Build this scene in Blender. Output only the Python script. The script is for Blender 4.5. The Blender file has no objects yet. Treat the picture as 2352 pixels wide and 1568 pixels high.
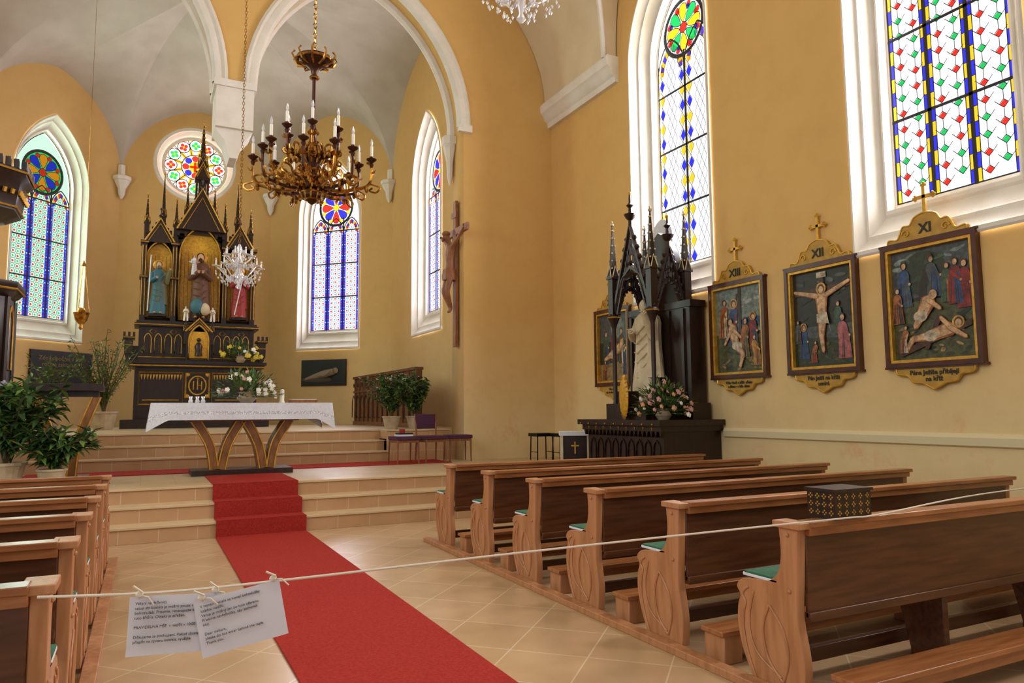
import bpy, math, random
from mathutils import Matrix, Vector
random.seed(4)
pi=math.pi
# ------------------------------------------------------------------ helpers
def lin(h):
    h=h.lstrip('#');o=[]
    for i in (0,2,4):
        c=int(h[i:i+2],16)/255
        o.append(c/12.92 if c<=.04045 else ((c+.055)/1.055)**2.4)
    return (o[0],o[1],o[2],1)
MATS={}
def mat(name,c1,rough=.5,metal=0,c2=None,ns=4,stretch=(1,1,1),bump=0,detail=4,spec=.5,coord='Object',contrast=(.35,.65)):
    if name in MATS:return MATS[name]
    m=bpy.data.materials.new(name);m.use_nodes=True;nt=m.node_tree;b=nt.nodes['Principled BSDF']
    b.inputs['Base Color'].default_value=lin(c1);b.inputs['Roughness'].default_value=rough;b.inputs['Metallic'].default_value=metal
    b.inputs['Specular IOR Level'].default_value=spec
    if c2 or bump:
        tc=nt.nodes.new('ShaderNodeTexCoord');mp=nt.nodes.new('ShaderNodeMapping');mp.inputs['Scale'].default_value=stretch
        nt.links.new(tc.outputs[coord],mp.inputs['Vector'])
        n=nt.nodes.new('ShaderNodeTexNoise');n.inputs['Scale'].default_value=ns;n.inputs['Detail'].default_value=detail
        nt.links.new(mp.outputs[0],n.inputs['Vector'])
        if c2:
            r=nt.nodes.new('ShaderNodeValToRGB');r.color_ramp.elements[0].color=lin(c1);r.color_ramp.elements[1].color=lin(c2)
            r.color_ramp.elements[0].position=contrast[0];r.color_ramp.elements[1].position=contrast[1]
            nt.links.new(n.outputs['Fac'],r.inputs['Fac']);nt.links.new(r.outputs['Color'],b.inputs['Base Color'])
        if bump:
            bp=nt.nodes.new('ShaderNodeBump');bp.inputs['Strength'].default_value=bump;bp.inputs['Distance'].default_value=.01
            nt.links.new(n.outputs['Fac'],bp.inputs['Height']);nt.links.new(bp.outputs[0],b.inputs['Normal'])
    MATS[name]=m;return m
class MB:
    def __init__(s):
        s.v=[];s.f=[];s.m=[];s.c=[];s.M=Matrix.Identity(4);s.mats=[]
    def mi(s,m):
        if m not in s.mats:s.mats.append(m)
        return s.mats.index(m)
    def add(s,vs,fs,m,col=None):
        o=len(s.v);s.v+=[tuple(s.M@Vector(p)) for p in vs];k=s.mi(m)
        for f in fs:
            s.f.append([i+o for i in f]);s.m.append(k);s.c.append(col or (1,1,1,1))
    def box(s,x0,x1,y0,y1,z0,z1,m):
        s.add([(x0,y0,z0),(x1,y0,z0),(x1,y1,z0),(x0,y1,z0),(x0,y0,z1),(x1,y0,z1),(x1,y1,z1),(x0,y1,z1)],
              [(0,3,2,1),(4,5,6,7),(0,1,5,4),(1,2,6,5),(2,3,7,6),(3,0,4,7)],m)
    def prism(s,poly,ax,a,b,m):
        n=len(poly)
        def P(p,q,t):
            return {'x':(t,p,q),'y':(p,t,q),'z':(p,q,t)}[ax]
        vs=[P(p,q,a) for p,q in poly]+[P(p,q,b) for p,q in poly]
        fs=[list(range(n))[::-1],list(range(n,2*n))]+[(i,(i+1)%n,n+(i+1)%n,n+i) for i in range(n)]
        s.add(vs,fs,m)
    def lathe(s,prof,c,m,n=16,sx=1,sy=1,fold=0,nf=8,rot=0):
        vs=[];fs=[];k=len(prof)
        for j,(r,z) in enumerate(prof):
            for i in range(n):
                a=2*pi*i/n+rot;rr=r*(1+fold*math.sin(nf*a+j*.35))
                vs.append((c[0]+rr*sx*math.cos(a),c[1]+rr*sy*math.sin(a),c[2]+z))
        for j in range(k-1):
            for i in range(n):
                fs.append((j*n+i,j*n+(i+1)%n,(j+1)*n+(i+1)%n,(j+1)*n+i))
        fs.append(list(range(n))[::-1]);fs.append([(k-1)*n+i for i in range(n)])
        s.add(vs,fs,m)
    def ball(s,c,r,m,n=10,k=6):
        if not hasattr(r,'__len__'):r=(r,r,r)
        vs=[(c[0],c[1],c[2]-r[2])];fs=[]
        for j in range(1,k):
            t=pi*j/k
            for i in range(n):
                a=2*pi*i/n;vs.append((c[0]+r[0]*math.sin(t)*math.cos(a),c[1]+r[1]*math.sin(t)*math.sin(a),c[2]-r[2]*math.cos(t)))
        vs.append((c[0],c[1],c[2]+r[2]));L=len(vs)-1
        for i in range(n):
            fs.append((0,1+(i+1)%n,1+i));fs.append((L,L-n+i,L-n+(i+1)%n))
        for j in range(k-2):
            for i in range(n):
                a=1+j*n;fs.append((a+i,a+(i+1)%n,a+n+(i+1)%n,a+n+i))
        s.add(vs,fs,m)
    def tube(s,pts,r,m,n=6,closed=False):
        pts=[Vector(p) for p in pts];k=len(pts)
        rs=r if hasattr(r,'__len__') else [r]*k
        vs=[];fs=[];up=None
        for j,p in enumerate(pts):
            if closed:d=pts[(j+1)%k]-pts[j-1]
            else:d=pts[min(j+1,k-1)]-pts[max(j-1,0)]
            if d.length<1e-9:d=Vector((0,0,1))
            d.normalize()
            if up is None:
                up=Vector((0,0,1)) if abs(d.z)<.9 else Vector((1,0,0))
            a=d.cross(up)
            if a.length<1e-4:a=d.cross(Vector((0,1,0)))
            a.normalize();b=a.cross(d).normalized();up=b
            for i in range(n):
                t=2*pi*i/n;vs.append(tuple(p+a*rs[j]*math.cos(t)+b*rs[j]*math.sin(t)))
        for j in range(k if closed else k-1):
            j2=(j+1)%k
            for i in range(n):
                fs.append((j*n+i,j*n+(i+1)%n,j2*n+(i+1)%n,j2*n+i))
        if not closed:
            fs.append(list(range(n))[::-1]);fs.append([(k-1)*n+i for i in range(n)])
        s.add(vs,fs,m)
    def grid(s,P,nu,nv,m):
        vs=[tuple(P(i/nu,j/nv)) for j in range(nv+1) for i in range(nu+1)];w=nu+1
        s.add(vs,[(j*w+i,j*w+i+1,(j+1)*w+i+1,(j+1)*w+i) for j in range(nv) for i in range(nu)],m)
    def done(s,name,parent=None,smooth=True,bevel=0,M=None,recalc=True,col=False):
        me=bpy.data.meshes.new(name);me.from_pydata(s.v,[],s.f);me.update()
        for m in s.mats:me.materials.append(m)
        me.polygons.foreach_set('material_index',s.m)
        if col:
            at=me.color_attributes.new('Col','FLOAT_COLOR','CORNER')
            for p in me.polygons:
                for l in p.loop_indices:at.data[l].color=s.c[p.index]
        if recalc:
            import bmesh
            bm=bmesh.new();bm.from_mesh(me);bmesh.ops.recalc_face_normals(bm,faces=bm.faces);bm.to_mesh(me);bm.free()
        if smooth:
            me.polygons.foreach_set('use_smooth',[True]*len(me.polygons))
            me.set_sharp_from_angle(angle=math.radians(38))
        o=bpy.data.objects.new(name,me);bpy.context.collection.objects.link(o)
        if M is not None:o.matrix_world=M
        if parent:o.parent=parent
        if bevel:
            b=o.modifiers.new('bevel','BEVEL');b.width=bevel;b.segments=2;b.limit_method='ANGLE';b.angle_limit=math.radians(40)
        return o
def empty(name,loc=(0,0,0)):
    o=bpy.data.objects.new(name,None);bpy.context.collection.objects.link(o);o.location=loc;return o
T=Matrix.Translation
def Rz(a):return Matrix.Rotation(a,4,'Z')
def outline(half,zb,zs,n=14,R=2.0,cx=0):
    r=R*half;pts=[(cx-half,zb),(cx+half,zb),(cx+half,zs)]
    a1=math.acos((r-half)/r)
    for i in range(1,n+1):
        a=a1*i/n;pts.append((cx+half-r+r*math.cos(a),zs+r*math.sin(a)))
    for i in range(n-1,-1,-1):
        a=a1*i/n;pts.append((cx-half+r-r*math.cos(a),zs+r*math.sin(a)))
    return pts
def circle(r,cx,cz,n=40):
    return [(cx+r*math.cos(2*pi*i/n),cz+r*math.sin(2*pi*i/n)) for i in range(n)]
def wall_panel(name,out,holes,thick,M,m):
    cu=bpy.data.curves.new(name,'CURVE');cu.dimensions='2D';cu.fill_mode='BOTH';cu.extrude=thick/2
    for poly in [out]+holes:
        sp=cu.splines.new('POLY');sp.points.add(len(poly)-1)
        for i,(x,z) in enumerate(poly):sp.points[i].co=(x,z,0,1)
        sp.use_cyclic_u=True
    o=bpy.data.objects.new('tmp',cu);bpy.context.collection.objects.link(o)
    dg=bpy.context.evaluated_depsgraph_get();me=bpy.data.meshes.new_from_object(o.evaluated_get(dg))
    bpy.data.objects.remove(o)
    for v in me.vertices:
        x,z,y=v.co;v.co=M@Vector((x,y+thick/2,z))
    import bmesh
    bm=bmesh.new();bm.from_mesh(me);bmesh.ops.remove_doubles(bm,verts=bm.verts,dist=1e-5);bmesh.ops.recalc_face_normals(bm,faces=bm.faces);bm.to_mesh(me);bm.free()
    me.name=name;me.materials.clear();me.materials.append(m)
    ob=bpy.data.objects.new(name,me);bpy.context.collection.objects.link(ob);return ob
def text(s,size,M,m,parent,name='lettering',align='CENTER',sp=1.0,bold=0):
    cu=bpy.data.curves.new(name,'FONT');cu.body=s;cu.size=size;cu.extrude=.001;cu.align_x=align;cu.space_line=sp;cu.offset=bold
    o=bpy.data.objects.new(name,cu);bpy.context.collection.objects.link(o);cu.materials.append(m);o.matrix_world=M
    if parent:o.parent=parent;o.matrix_parent_inverse=parent.matrix_world.inverted()
    return o
# ------------------------------------------------------------------ materials
def wall_mat(name,up,low,z0,z1):
    m=bpy.data.materials.new(name);m.use_nodes=True;nt=m.node_tree;b=nt.nodes['Principled BSDF'];N=nt.nodes.new;L=nt.links.new
    g=N('ShaderNodeNewGeometry');sx=N('ShaderNodeSeparateXYZ');L(g.outputs['Position'],sx.inputs[0])
    n=N('ShaderNodeTexNoise');n.inputs['Scale'].default_value=.7;n.inputs['Detail'].default_value=7;L(g.outputs['Position'],n.inputs['Vector'])
    ad=N('ShaderNodeMath');ad.operation='MULTIPLY_ADD';ad.inputs[1].default_value=1.6;L(n.outputs['Fac'],ad.inputs[0]);L(sx.outputs['Z'],ad.inputs[2])
    mr=N('ShaderNodeMapRange');mr.inputs[1].default_value=z0+.8;mr.inputs[2].default_value=z1+.8;L(ad.outputs[0],mr.inputs[0])
    mx=N('ShaderNodeMix');mx.data_type='RGBA';mx.inputs[6].default_value=lin(low);mx.inputs[7].default_value=lin(up);L(mr.outputs[0],mx.inputs[0])
    n2=N('ShaderNodeTexNoise');n2.inputs['Scale'].default_value=2.3;n2.inputs['Detail'].default_value=8;n2.inputs['Roughness'].default_value=.65;L(g.outputs['Position'],n2.inputs['Vector'])
    r=N('ShaderNodeValToRGB');r.color_ramp.elements[0].position=.3;r.color_ramp.elements[0].color=(.94,.92,.9,1);r.color_ramp.elements[1].position=.55;r.color_ramp.elements[1].color=(1,1,1,1);L(n2.outputs['Fac'],r.inputs[0])
    mu=N('ShaderNodeMix');mu.data_type='RGBA';mu.blend_type='MULTIPLY';mu.inputs[0].default_value=1;L(mx.outputs[2],mu.inputs[6]);L(r.outputs[0],mu.inputs[7])
    n3=N('ShaderNodeTexNoise');n3.inputs['Scale'].default_value=1.6;n3.inputs['Detail'].default_value=9;n3.inputs['Roughness'].default_value=.7;L(g.outputs['Position'],n3.inputs['Vector'])
    r3=N('ShaderNodeValToRGB');r3.color_ramp.elements[0].position=.56;r3.color_ramp.elements[0].color=(0,0,0,1);r3.color_ramp.elements[1].position=.68;r3.color_ramp.elements[1].color=(.6,.6,.6,1);L(n3.outputs['Fac'],r3.inputs[0])
    mz=N('ShaderNodeMapRange');mz.inputs[1].default_value=1.6;mz.inputs[2].default_value=2.6;mz.inputs[3].default_value=1;mz.inputs[4].default_value=0;L(sx.outputs['Z'],mz.inputs[0])
    mm=N('ShaderNodeMath');mm.operation='MULTIPLY';L(r3.outputs[0],mm.inputs[0]);L(mz.outputs[0],mm.inputs[1])
    ms=N('ShaderNodeMix');ms.data_type='RGBA';L(mm.outputs[0],ms.inputs[0]);L(mu.outputs[2],ms.inputs[6]);ms.inputs[7].default_value=lin('#d6a27a')
    L(ms.outputs[2],b.inputs['Base Color']);b.inputs['Roughness'].default_value=.8;b.inputs['Specular IOR Level'].default_value=.25
    bp=N('ShaderNodeBump');bp.inputs['Strength'].default_value=.12;bp.inputs['Distance'].default_value=.02;L(n2.outputs['Fac'],bp.inputs['Height']);L(bp.outputs[0],b.inputs['Normal'])
    return m
def tile_mat(name,c1,c2,gr,sc,rot=0,offset=0,rough=.3,vert=False,w=.5,hgt=.5,mort=.005):
    m=bpy.data.materials.new(name);m.use_nodes=True;nt=m.node_tree;b=nt.nodes['Principled BSDF'];N=nt.nodes.new;L=nt.links.new
    g=N('ShaderNodeNewGeometry');mp=N('ShaderNodeMapping')
    if vert:mp.inputs['Rotation'].default_value=(-pi/2,0,0)
    else:mp.inputs['Rotation'].default_value=(0,0,rot)
    L(g.outputs['Position'],mp.inputs[0])
    br=N('ShaderNodeTexBrick');br.offset=offset;br.inputs['Scale'].default_value=sc;br.inputs['Brick Width'].default_value=w;br.inputs['Row Height'].default_value=hgt
    br.inputs['Mortar Size'].default_value=mort;br.inputs['Color1'].default_value=lin(c1);br.inputs['Color2'].default_value=lin(c2);br.inputs['Mortar'].default_value=lin(gr)
    L(mp.outputs[0],br.inputs['Vector'])
    n=N('ShaderNodeTexNoise');n.inputs['Scale'].default_value=3;n.inputs['Detail'].default_value=6;L(g.outputs['Position'],n.inputs['Vector'])
    r=N('ShaderNodeValToRGB');r.color_ramp.elements[0].position=.3;r.color_ramp.elements[0].color=(.9,.88,.86,1);r.color_ramp.elements[1].position=.6;r.color_ramp.elements[1].color=(1,1,1,1);L(n.outputs['Fac'],r.inputs[0])
    mu=N('ShaderNodeMix');mu.data_type='RGBA';mu.blend_type='MULTIPLY';mu.inputs[0].default_value=1;L(br.outputs['Color'],mu.inputs[6]);L(r.outputs[0],mu.inputs[7])
    L(mu.outputs[2],b.inputs['Base Color']);b.inputs['Roughness'].default_value=rough
    return m
M_wall=wall_mat('ochre_plaster','#d6ae6b','#e0c896',1.0,3.4)
M_apse=wall_mat('apse_plaster','#cfaa6c','#d6bc8a',1.0,4.0)
M_white=mat('white_stucco','#e4dfd5',.75,c2='#dad3c6',ns=3,coord='Object')
M_vault=mat('vault_plaster','#bdb6a9',.85,c2='#b1a99b',ns=1.5)
M_vault2=mat('nave_vault_plaster','#dac9a8',.85,c2='#d0be9b',ns=1.5)
M_floor=tile_mat('floor_tiles','#c0a27c','#b89a74','#cdbb9a',1.0,rot=pi/4,w=.5,hgt=.5,rough=.25)
M_riser=tile_mat('step_riser_tiles','#c29b72','#bb946b','#cdb592',1.0,vert=True,w=.42,hgt=.193,rough=.35,offset=.5)
M_tread=mat('tread_tile','#d0b992',.3,c2='#c7ae86',ns=3)
M_landing=tile_mat('landing_tiles','#c8b18c','#c0a982','#b29a78',1.0,w=.42,hgt=.42,rough=.3)
M_carpet=mat('red_carpet','#a3342b',.95,c2='#912a23',ns=60,bump=.4,spec=.1)
M_pew=mat('pew_wood','#a96f43',.28,c2='#8d5730',ns=5,stretch=(.6,6,6),bump=.05)
M_pewend=mat('pew_end_wood','#b9845a',.4,c2='#a36e45',ns=4,stretch=(6,5,.7),bump=.05)
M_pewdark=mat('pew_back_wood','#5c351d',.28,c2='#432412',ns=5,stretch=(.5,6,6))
M_green=mat('green_cushion','#2f6b4c',.9,c2='#27583f',ns=30)
M_dark=mat('dark_walnut','#2e170e',.35,c2='#1e0e08',ns=8,stretch=(2,2,.5))
M_brownwood=mat('stall_wood','#75492b',.4,c2='#5a3820',ns=6,stretch=(3,3,.6))
M_gold=mat('gilding','#dba83e',.35,metal=.4,c2='#bd8a2a',ns=12)
M_goldp=mat('gold_leaf_panel','#dfa92c',.45,metal=0,c2='#c08c1c',ns=25,bump=.3)
M_brass=mat('old_brass','#cf983e',.22,metal=.85,c2='#7a4c1e',ns=14)
M_bronze=mat('dark_bronze','#4a2a1c',.3,metal=.6)
M_candle=mat('ivory_candle','#efe8d8',.5)
M_lead=mat('lead_came','#15151a',.6)
M_cloth=mat('white_linen','#dcdfe4',.85,c2='#ced2dc',ns=40)
M_lace=mat('lace_trim','#adafbc',.9,c2='#e8e8ee',ns=60,contrast=(.47,.53))
M_frame=mat('picture_frame_wood','#55281a',.3,c2='#401e11',ns=8)
M_ygold=mat('ochre_gilt_board','#bd9238',.5,metal=.1,c2='#a77e2c',ns=9)
M_black=mat('black_paint','#101010',.5)
M_paper=mat('paper','#d6d5de',.7)
M_ink=mat('ink','#35353c',.8)
M_rope=mat('rope','#d8cfbd',.9)
M_purple=mat('purple_upholstery','#4a1c3c',.8,c2='#3c1530',ns=30)
M_chair=mat('chair_wood','#8d5a36',.4,c2='#744627',ns=5,stretch=(5,5,1))
M_tabwood=mat('altar_table_wood','#93602f',.35,c2='#6f4622',ns=5,stretch=(3,3,1))
M_leaf=mat('leaf_green','#3d5f2c',.45,c2='#27441f',ns=3)
M_leaf2=mat('leaf_light','#6e8a3c',.5,c2='#4d6a2c',ns=3)
M_stem=mat('stem','#5a5030',.7)
M_pot=mat('pot_clay','#b9a88c',.6,c2='#a08d70',ns=6)
M_cream=mat('cream_statue','#d6c6a4',.5,c2='#c0ae88',ns=5)
M_skin=mat('painted_skin','#d0a27e',.5)
M_limewood=mat('carved_limewood','#96603a',.45,c2='#7a4828',ns=6)
M_iron=mat('black_iron','#1b1b1b',.4,metal=.6)
FL={'w':mat('flower_white','#f0ecdf',.6),'p':mat('flower_pink','#d99a96',.6),'o':mat('flower_peach','#e2a878',.6),'y':mat('flower_yellow','#d9c23c',.6)}
def vcol_mat(name,kind):
    m=bpy.data.materials.new(name);m.use_nodes=True;nt=m.node_tree;N=nt.nodes.new;L=nt.links.new
    a=N('ShaderNodeVertexColor');a.layer_name='Col';b=nt.nodes['Principled BSDF']
    if kind=='glass':
        t=N('ShaderNodeBsdfTransparent');L(a.outputs[0],t.inputs[0]);g=N('ShaderNodeEmission');g.inputs['Strength'].default_value=.85;L(a.outputs[0],g.inputs[0])  # panes emit their own colour, glow added to imitate daylight behind them
        mx=N('ShaderNodeAddShader');L(t.outputs[0],mx.inputs[0]);L(g.outputs[0],mx.inputs[1]);L(mx.outputs[0],nt.nodes['Material Output'].inputs[0])
    else:
        n=N('ShaderNodeTexNoise');n.inputs['Scale'].default_value=14;n.inputs['Detail'].default_value=8;n.inputs['Roughness'].default_value=.7
        tc=N('ShaderNodeTexCoord');L(tc.outputs['Object'],n.inputs['Vector'])
        r=N('ShaderNodeValToRGB');r.color_ramp.elements[0].position=.35;r.color_ramp.elements[0].color=(.26,.22,.18,1);r.color_ramp.elements[1].position=.65;r.color_ramp.elements[1].color=(.9,.82,.7,1);L(n.outputs['Fac'],r.inputs[0])
        mu=N('ShaderNodeMix');mu.data_type='RGBA';mu.blend_type='MULTIPLY';mu.inputs[0].default_value=1;L(a.outputs[0],mu.inputs[6]);L(r.outputs[0],mu.inputs[7])
        L(mu.outputs[2],b.inputs['Base Color']);b.inputs['Roughness'].default_value=.4
    return m
M_glass=vcol_mat('stained_glass','glass');M_paint=vcol_mat('oil_paint','paint')
M_crystal=bpy.data.materials.new('crystal');M_crystal.use_nodes=True
_b=M_crystal.node_tree.nodes['Principled BSDF'];_b.inputs['Base Color'].default_value=(.93,.93,.95,1);_b.inputs['Roughness'].default_value=.08;_b.inputs['Transmission Weight'].default_value=.55;_b.inputs['IOR'].default_value=1.5
# ------------------------------------------------------------------ stained glass windows
GC={k:lin(v) for k,v in dict(clear='#f4f7fa',green0='#b9dcc8',blue='#2a2ab8',dblue='#1c1a8a',red='#c8281e',green='#1f9a4a',yel='#e2a21c',teal='#2a7ab0',vio='#4434b8',white='#ffffff',org='#d8701c').items()}
def inside(x,z,half,zb,zs,m,R=2.0):
    if z<zb+m:return False
    if z<=zs:return abs(x)<half-m
    r=R*half
    return math.hypot(x+(r-half),z-zs)<r-m and math.hypot(x-(r-half),z-zs)<r-m
def pane(g,poly,col,y):
    g.add([(x,y,z) for x,z in poly],[list(range(len(poly)))],M_glass,GC[col])
def lead(g,a,b,w,y=-.012):
    dx,dz=b[0]-a[0],b[1]-a[1];l=math.hypot(dx,dz) or 1;nx,nz=-dz/l*w/2,dx/l*w/2
    g.add([(a[0]+nx,y,a[1]+nz),(b[0]+nx,y,b[1]+nz),(b[0]-nx,y,b[1]-nz),(a[0]-nx,y,a[1]-nz)],[(0,1,2,3)],M_lead)
def poly_lead(g,pts,w,y=-.013,closed=True):
    n=len(pts)
    for i in range(n if closed else n-1):lead(g,pts[i],pts[(i+1)%n],w,y)
def rose(g,cx,cz,r,cols,n=8,y=-.006):
    pane(g,circle(r,cx,cz,32),cols[0],y);poly_lead(g,circle(r,cx,cz,32),.035)
    for i in range(n):
        a=2*pi*i/n+pi/2;c,s=math.cos(a),math.sin(a)
        pts=[]
        for t in range(10):
            q=2*pi*t/10;lx=.56*r+.36*r*math.cos(q);ly=.2*r*math.sin(q)*(1+.5*math.cos(q))
            pts.append((cx+lx*c-ly*s,cz+lx*s+ly*c))
        pane(g,pts,cols[1+i%2],y-.002);poly_lead(g,pts,.014)
        b=a+pi/n;pc=(cx+.83*r*math.cos(b),cz+.83*r*math.sin(b));pane(g,circle(.12*r,pc[0],pc[1],8),cols[3],y-.002);poly_lead(g,circle(.12*r,pc[0],pc[1],8),.009)
    pane(g,circle(.2*r,cx,cz,12),cols[3],y-.003);poly_lead(g,circle(.2*r,cx,cz,12),.014)
def octo(g,x,z,r,w):
    poly_lead(g,[(x+r*math.cos(pi/8+q*pi/4),z+r*math.sin(pi/8+q*pi/4)) for q in range(8)],w)
def make_window(name,M,gw,zb,zs,fw,fzb,depth,style,lights,power=0,bars=1.0):
    e=empty(name);e.matrix_world=M
    fr=MB();prof=[(1.04,-.03),(1.0,-.05),(.93,-.05),(.9,0.0),(.86,.03),(.7,.1),(.62,.1),(.56,.16),(.25,.28),(.2,.25),(.12,.25),(.08,depth-.02),(0,depth-.02),(-.08,depth+.03)]
    rings=[]
    for t,y in prof:
        h=gw+(fw-gw)*t;b=zb+(fzb-zb)*t;rings.append([(x,y,z) for x,z in outline(h,b,zs)])
    n=len(rings[0]);vs=[p for r in rings for p in r]
    fr.add(vs,[(j*n+i,j*n+(i+1)%n,(j+1)*n+(i+1)%n,(j+1)*n+i) for j in range(len(rings)-1) for i in range(n)],M_white)
    o=fr.done('frame',smooth=True,recalc=False);o.matrix_world=M;o.parent=e;o.matrix_parent_inverse=M.inverted()
    g=MB();base='clear' if style!='apseL' else 'green0'
    pane(g,outline(gw,zb,zs),base,0);poly_lead(g,outline(gw,zb,zs),.045)
    apex=zs+math.sqrt(3)*gw
    lw=2*gw/lights;hs=lw/2;ls=zs-.25 if lights==2 else zs-.45
    for i in range(lights):
        cx=-gw+lw*(i+.5)
        out=outline(hs*.97,zb,ls,n=6,cx=cx);poly_lead(g,out,.03,-.016)
        if style in('apseL','apseR'):
            bw=.075;z=zb;k=0
            while z<ls:
                z2=min(z+.16,ls)
                for sx in(-1,1):
                    x0=cx+sx*(hs-.008);x1=cx+sx*(hs-bw)
                    pane(g,[(x0,z),(x1,z),(x1,z2),(x0,z2)],'blue',-.004)
                    pane(g,circle(.016,(x0+x1)/2,z+.08,6),'white' if k%2 else 'red',-.006)
                    lead(g,(x1,z),(x1,z2),.007)
                z+=.162;k+=1
            ps=(lw-2*bw)/3;z=zb+ps*.5;k=0
            while z<ls+.15:
                for q in range(3):
                    x=cx+(q-1)*ps
                    if inside(x,z,gw,zb,zs,.05):
                        c=('red','teal')[(q+k)%2] if style=='apseR' else ('red','green')[(q+k)%2]
                        s_=ps*(.27 if (q+k)%2==0 else .22)
                        pane(g,[(x-s_,z),(x,z-s_),(x+s_,z),(x,z+s_)],c,-.004)
                        octo(g,x,z,ps*.53,.008)
                k+=1;z+=ps
        if style=='grid':
            bw=.06;z=zb;k=0
            while z<ls:
                for sx in(-1,1):
                    x0=cx+sx*(hs-.004);x1=cx+sx*(hs-bw)
                    pane(g,[(x0,z),(x1,z),(x1,z+.17),(x0,z+.17)],'blue' if (k+(sx>0))%2 else 'yel',-.004)
                    lead(g,(x1,z),(x1,z+.17),.01);lead(g,(x0,z),(x1,z),.008)
                z+=.17;k+=1
            k=0;z=zb+.12
            while z<ls+.15:
                for q in range(2):
                    x=cx+(q-.5)*.18
                    c=('red','green')[(q+k//2)%2]
                    zz=z+(.08 if q else 0);d=.045
                    dm=[(x-d,zz),(x,zz-d),(x+d,zz),(x,zz+d)]
                    pane(g,dm,c,-.004);poly_lead(g,dm,.008)
                    lead(g,(x,zz+d),(x,zz+.19-d),.007);lead(g,(x-.09,zz+.05),(x-d,zz),.007);lead(g,(x+d,zz),(x+.09,zz+.05),.007)
                k+=1;z+=.19
        if style=='diamond':
            z=zb+.1;k=0;dw=.08;dh=.13
            while z<ls+.1:
                for x in(cx-hs+.09,cx+hs-.09):
                    d=[(x-dw,z),(x,z-dh),(x+dw,z),(x,z+dh)]
                    if inside(x,z,gw,zb,zs,.04):
                        pane(g,[(x-dw*.8,z),(x,z-dh*.8),(x+dw*.8,z),(x,z+dh*.8)] ,('blue','yel')[k%2],-.004);poly_lead(g,d,.01)
                for x in(cx-.06,cx+.06):
                    poly_lead(g,[(x-.06,z),(x,z-dh),(x+.06,z),(x,z+dh)],.008)
                k+=1;z+=2*dh
            z=zb
            while z<ls:
                pane(g,[(cx-hs+.005,z),(cx-hs+.035,z),(cx-hs+.035,z+.1),(cx-hs+.005,z+.1)],'yel',-.005)
                pane(g,[(cx+hs-.005,z),(cx+hs-.035,z),(cx+hs-.035,z+.1),(cx+hs-.005,z+.1)],'vio',-.005);z+=.22
        hd=outline(hs*.85,ls,ls,n=6,cx=cx);hi=outline(hs*.58,ls,ls,n=6,cx=cx)
        for a in range(2,len(hd)-1):
            b=a+1
            pane(g,[hd[a],hd[b],hi[b],hi[a]],('yel','blue','red')[a%3] if style!='diamond' else ('vio','yel')[a%2],-.005);lead(g,hd[a],hi[a],.01)
        poly_lead(g,hi[2:],.01,closed=False)
        if i:lead(g,(-gw+lw*i,zb),(-gw+lw*i,zs),.045,-.02)
    z=zb+bars
    while z<zs-.2:
        lead(g,(-gw,z),(gw,z),.035,-.02);z+=bars
    rc=zs+.40*gw if lights==3 else zs+.56*gw
    cols={'apseL':['green','org','blue','red'],'apseR':['clear','red','blue','yel'],'grid':['clear','yel','blue','red'],'diamond':['clear','yel','green','red']}[style]
    rose(g,0,rc,gw*.66,cols)
    if style=='diamond':
        for q in range(8):
            a=2*pi*q/8+.39;pane(g,circle(gw*.07,gw*.48*math.cos(a),rc+gw*.48*math.sin(a),8),('red','blue')[q%2],-.011)
    poly_lead(g,circle(gw*.7,0,rc,32),.05,-.018)
    o=g.done('stained_glass_panes',smooth=False,recalc=False,col=True)
    W_=M@T((0,depth,0));o.matrix_world=W_;o.parent=e;o.matrix_parent_inverse=M.inverted()
    if power:
        ld=bpy.data.lights.new('daylight','AREA');ld.shape='RECTANGLE';ld.size=gw*2.6;ld.size_y=apex-zb+.8;ld.energy=power;ld.color=(1,.98,.95)
        lo=bpy.data.objects.new(name+'_daylight',ld);bpy.context.collection.objects.link(lo)
        lo.matrix_world=M@T((0,depth+.45,(zb+apex)/2))@Matrix.Rotation(-pi/2,4,'X')
    return e
# ------------------------------------------------------------------ room shell
AX=1.2;W=7.45;YC=12.8
MR=Matrix(((0,1,0,W),(-1,0,0,0),(0,0,1,0),(0,0,0,1)))
NW=[(9.03,'diamond',2),(4.70,'grid',3),(0.35,'grid',3)]
wall_panel('wall_right',[(-YC,0),(4,0),(4,11.5),(-YC,11.5)],[outline(.98,3.28,7.5,cx=-y) for y,_,_ in NW],.5,MR,M_wall)
for i,(y,st,nl) in enumerate(NW):
    make_window('window_%d'%(i+1),MR@T((-y,0,0)),.69,3.87,7.5,.98,3.28,.4,st,nl,power=900)
def arcpts(x0,x1,zs,R,n=16):
    hw=(x1-x0)/2;a1=math.acos((R-hw)/R);o=[]
    for i in range(n+1):
        a=a1*i/n;o.append((x1-R+R*math.cos(a),zs+R*math.sin(a)))
    for i in range(n-1,-1,-1):
        a=a1*i/n;o.append((x0+R-R*math.cos(a),zs+R*math.sin(a)))
    return o
ar=arcpts(1.45,5.45,7.1,2.975);al=arcpts(-3.05,.95,7.1,2.975)
out=[(W,0),(W,11.5),(-5,11.5),(-5,0),(-3.05,0),(-3.05,7.1)]+al[::-1][1:]+ar[::-1]+[(5.45,0)]
wall_panel('wall_chancel_arch',out,[],.6,T((0,YC,0)),M_wall)
tr=MB()
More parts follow.
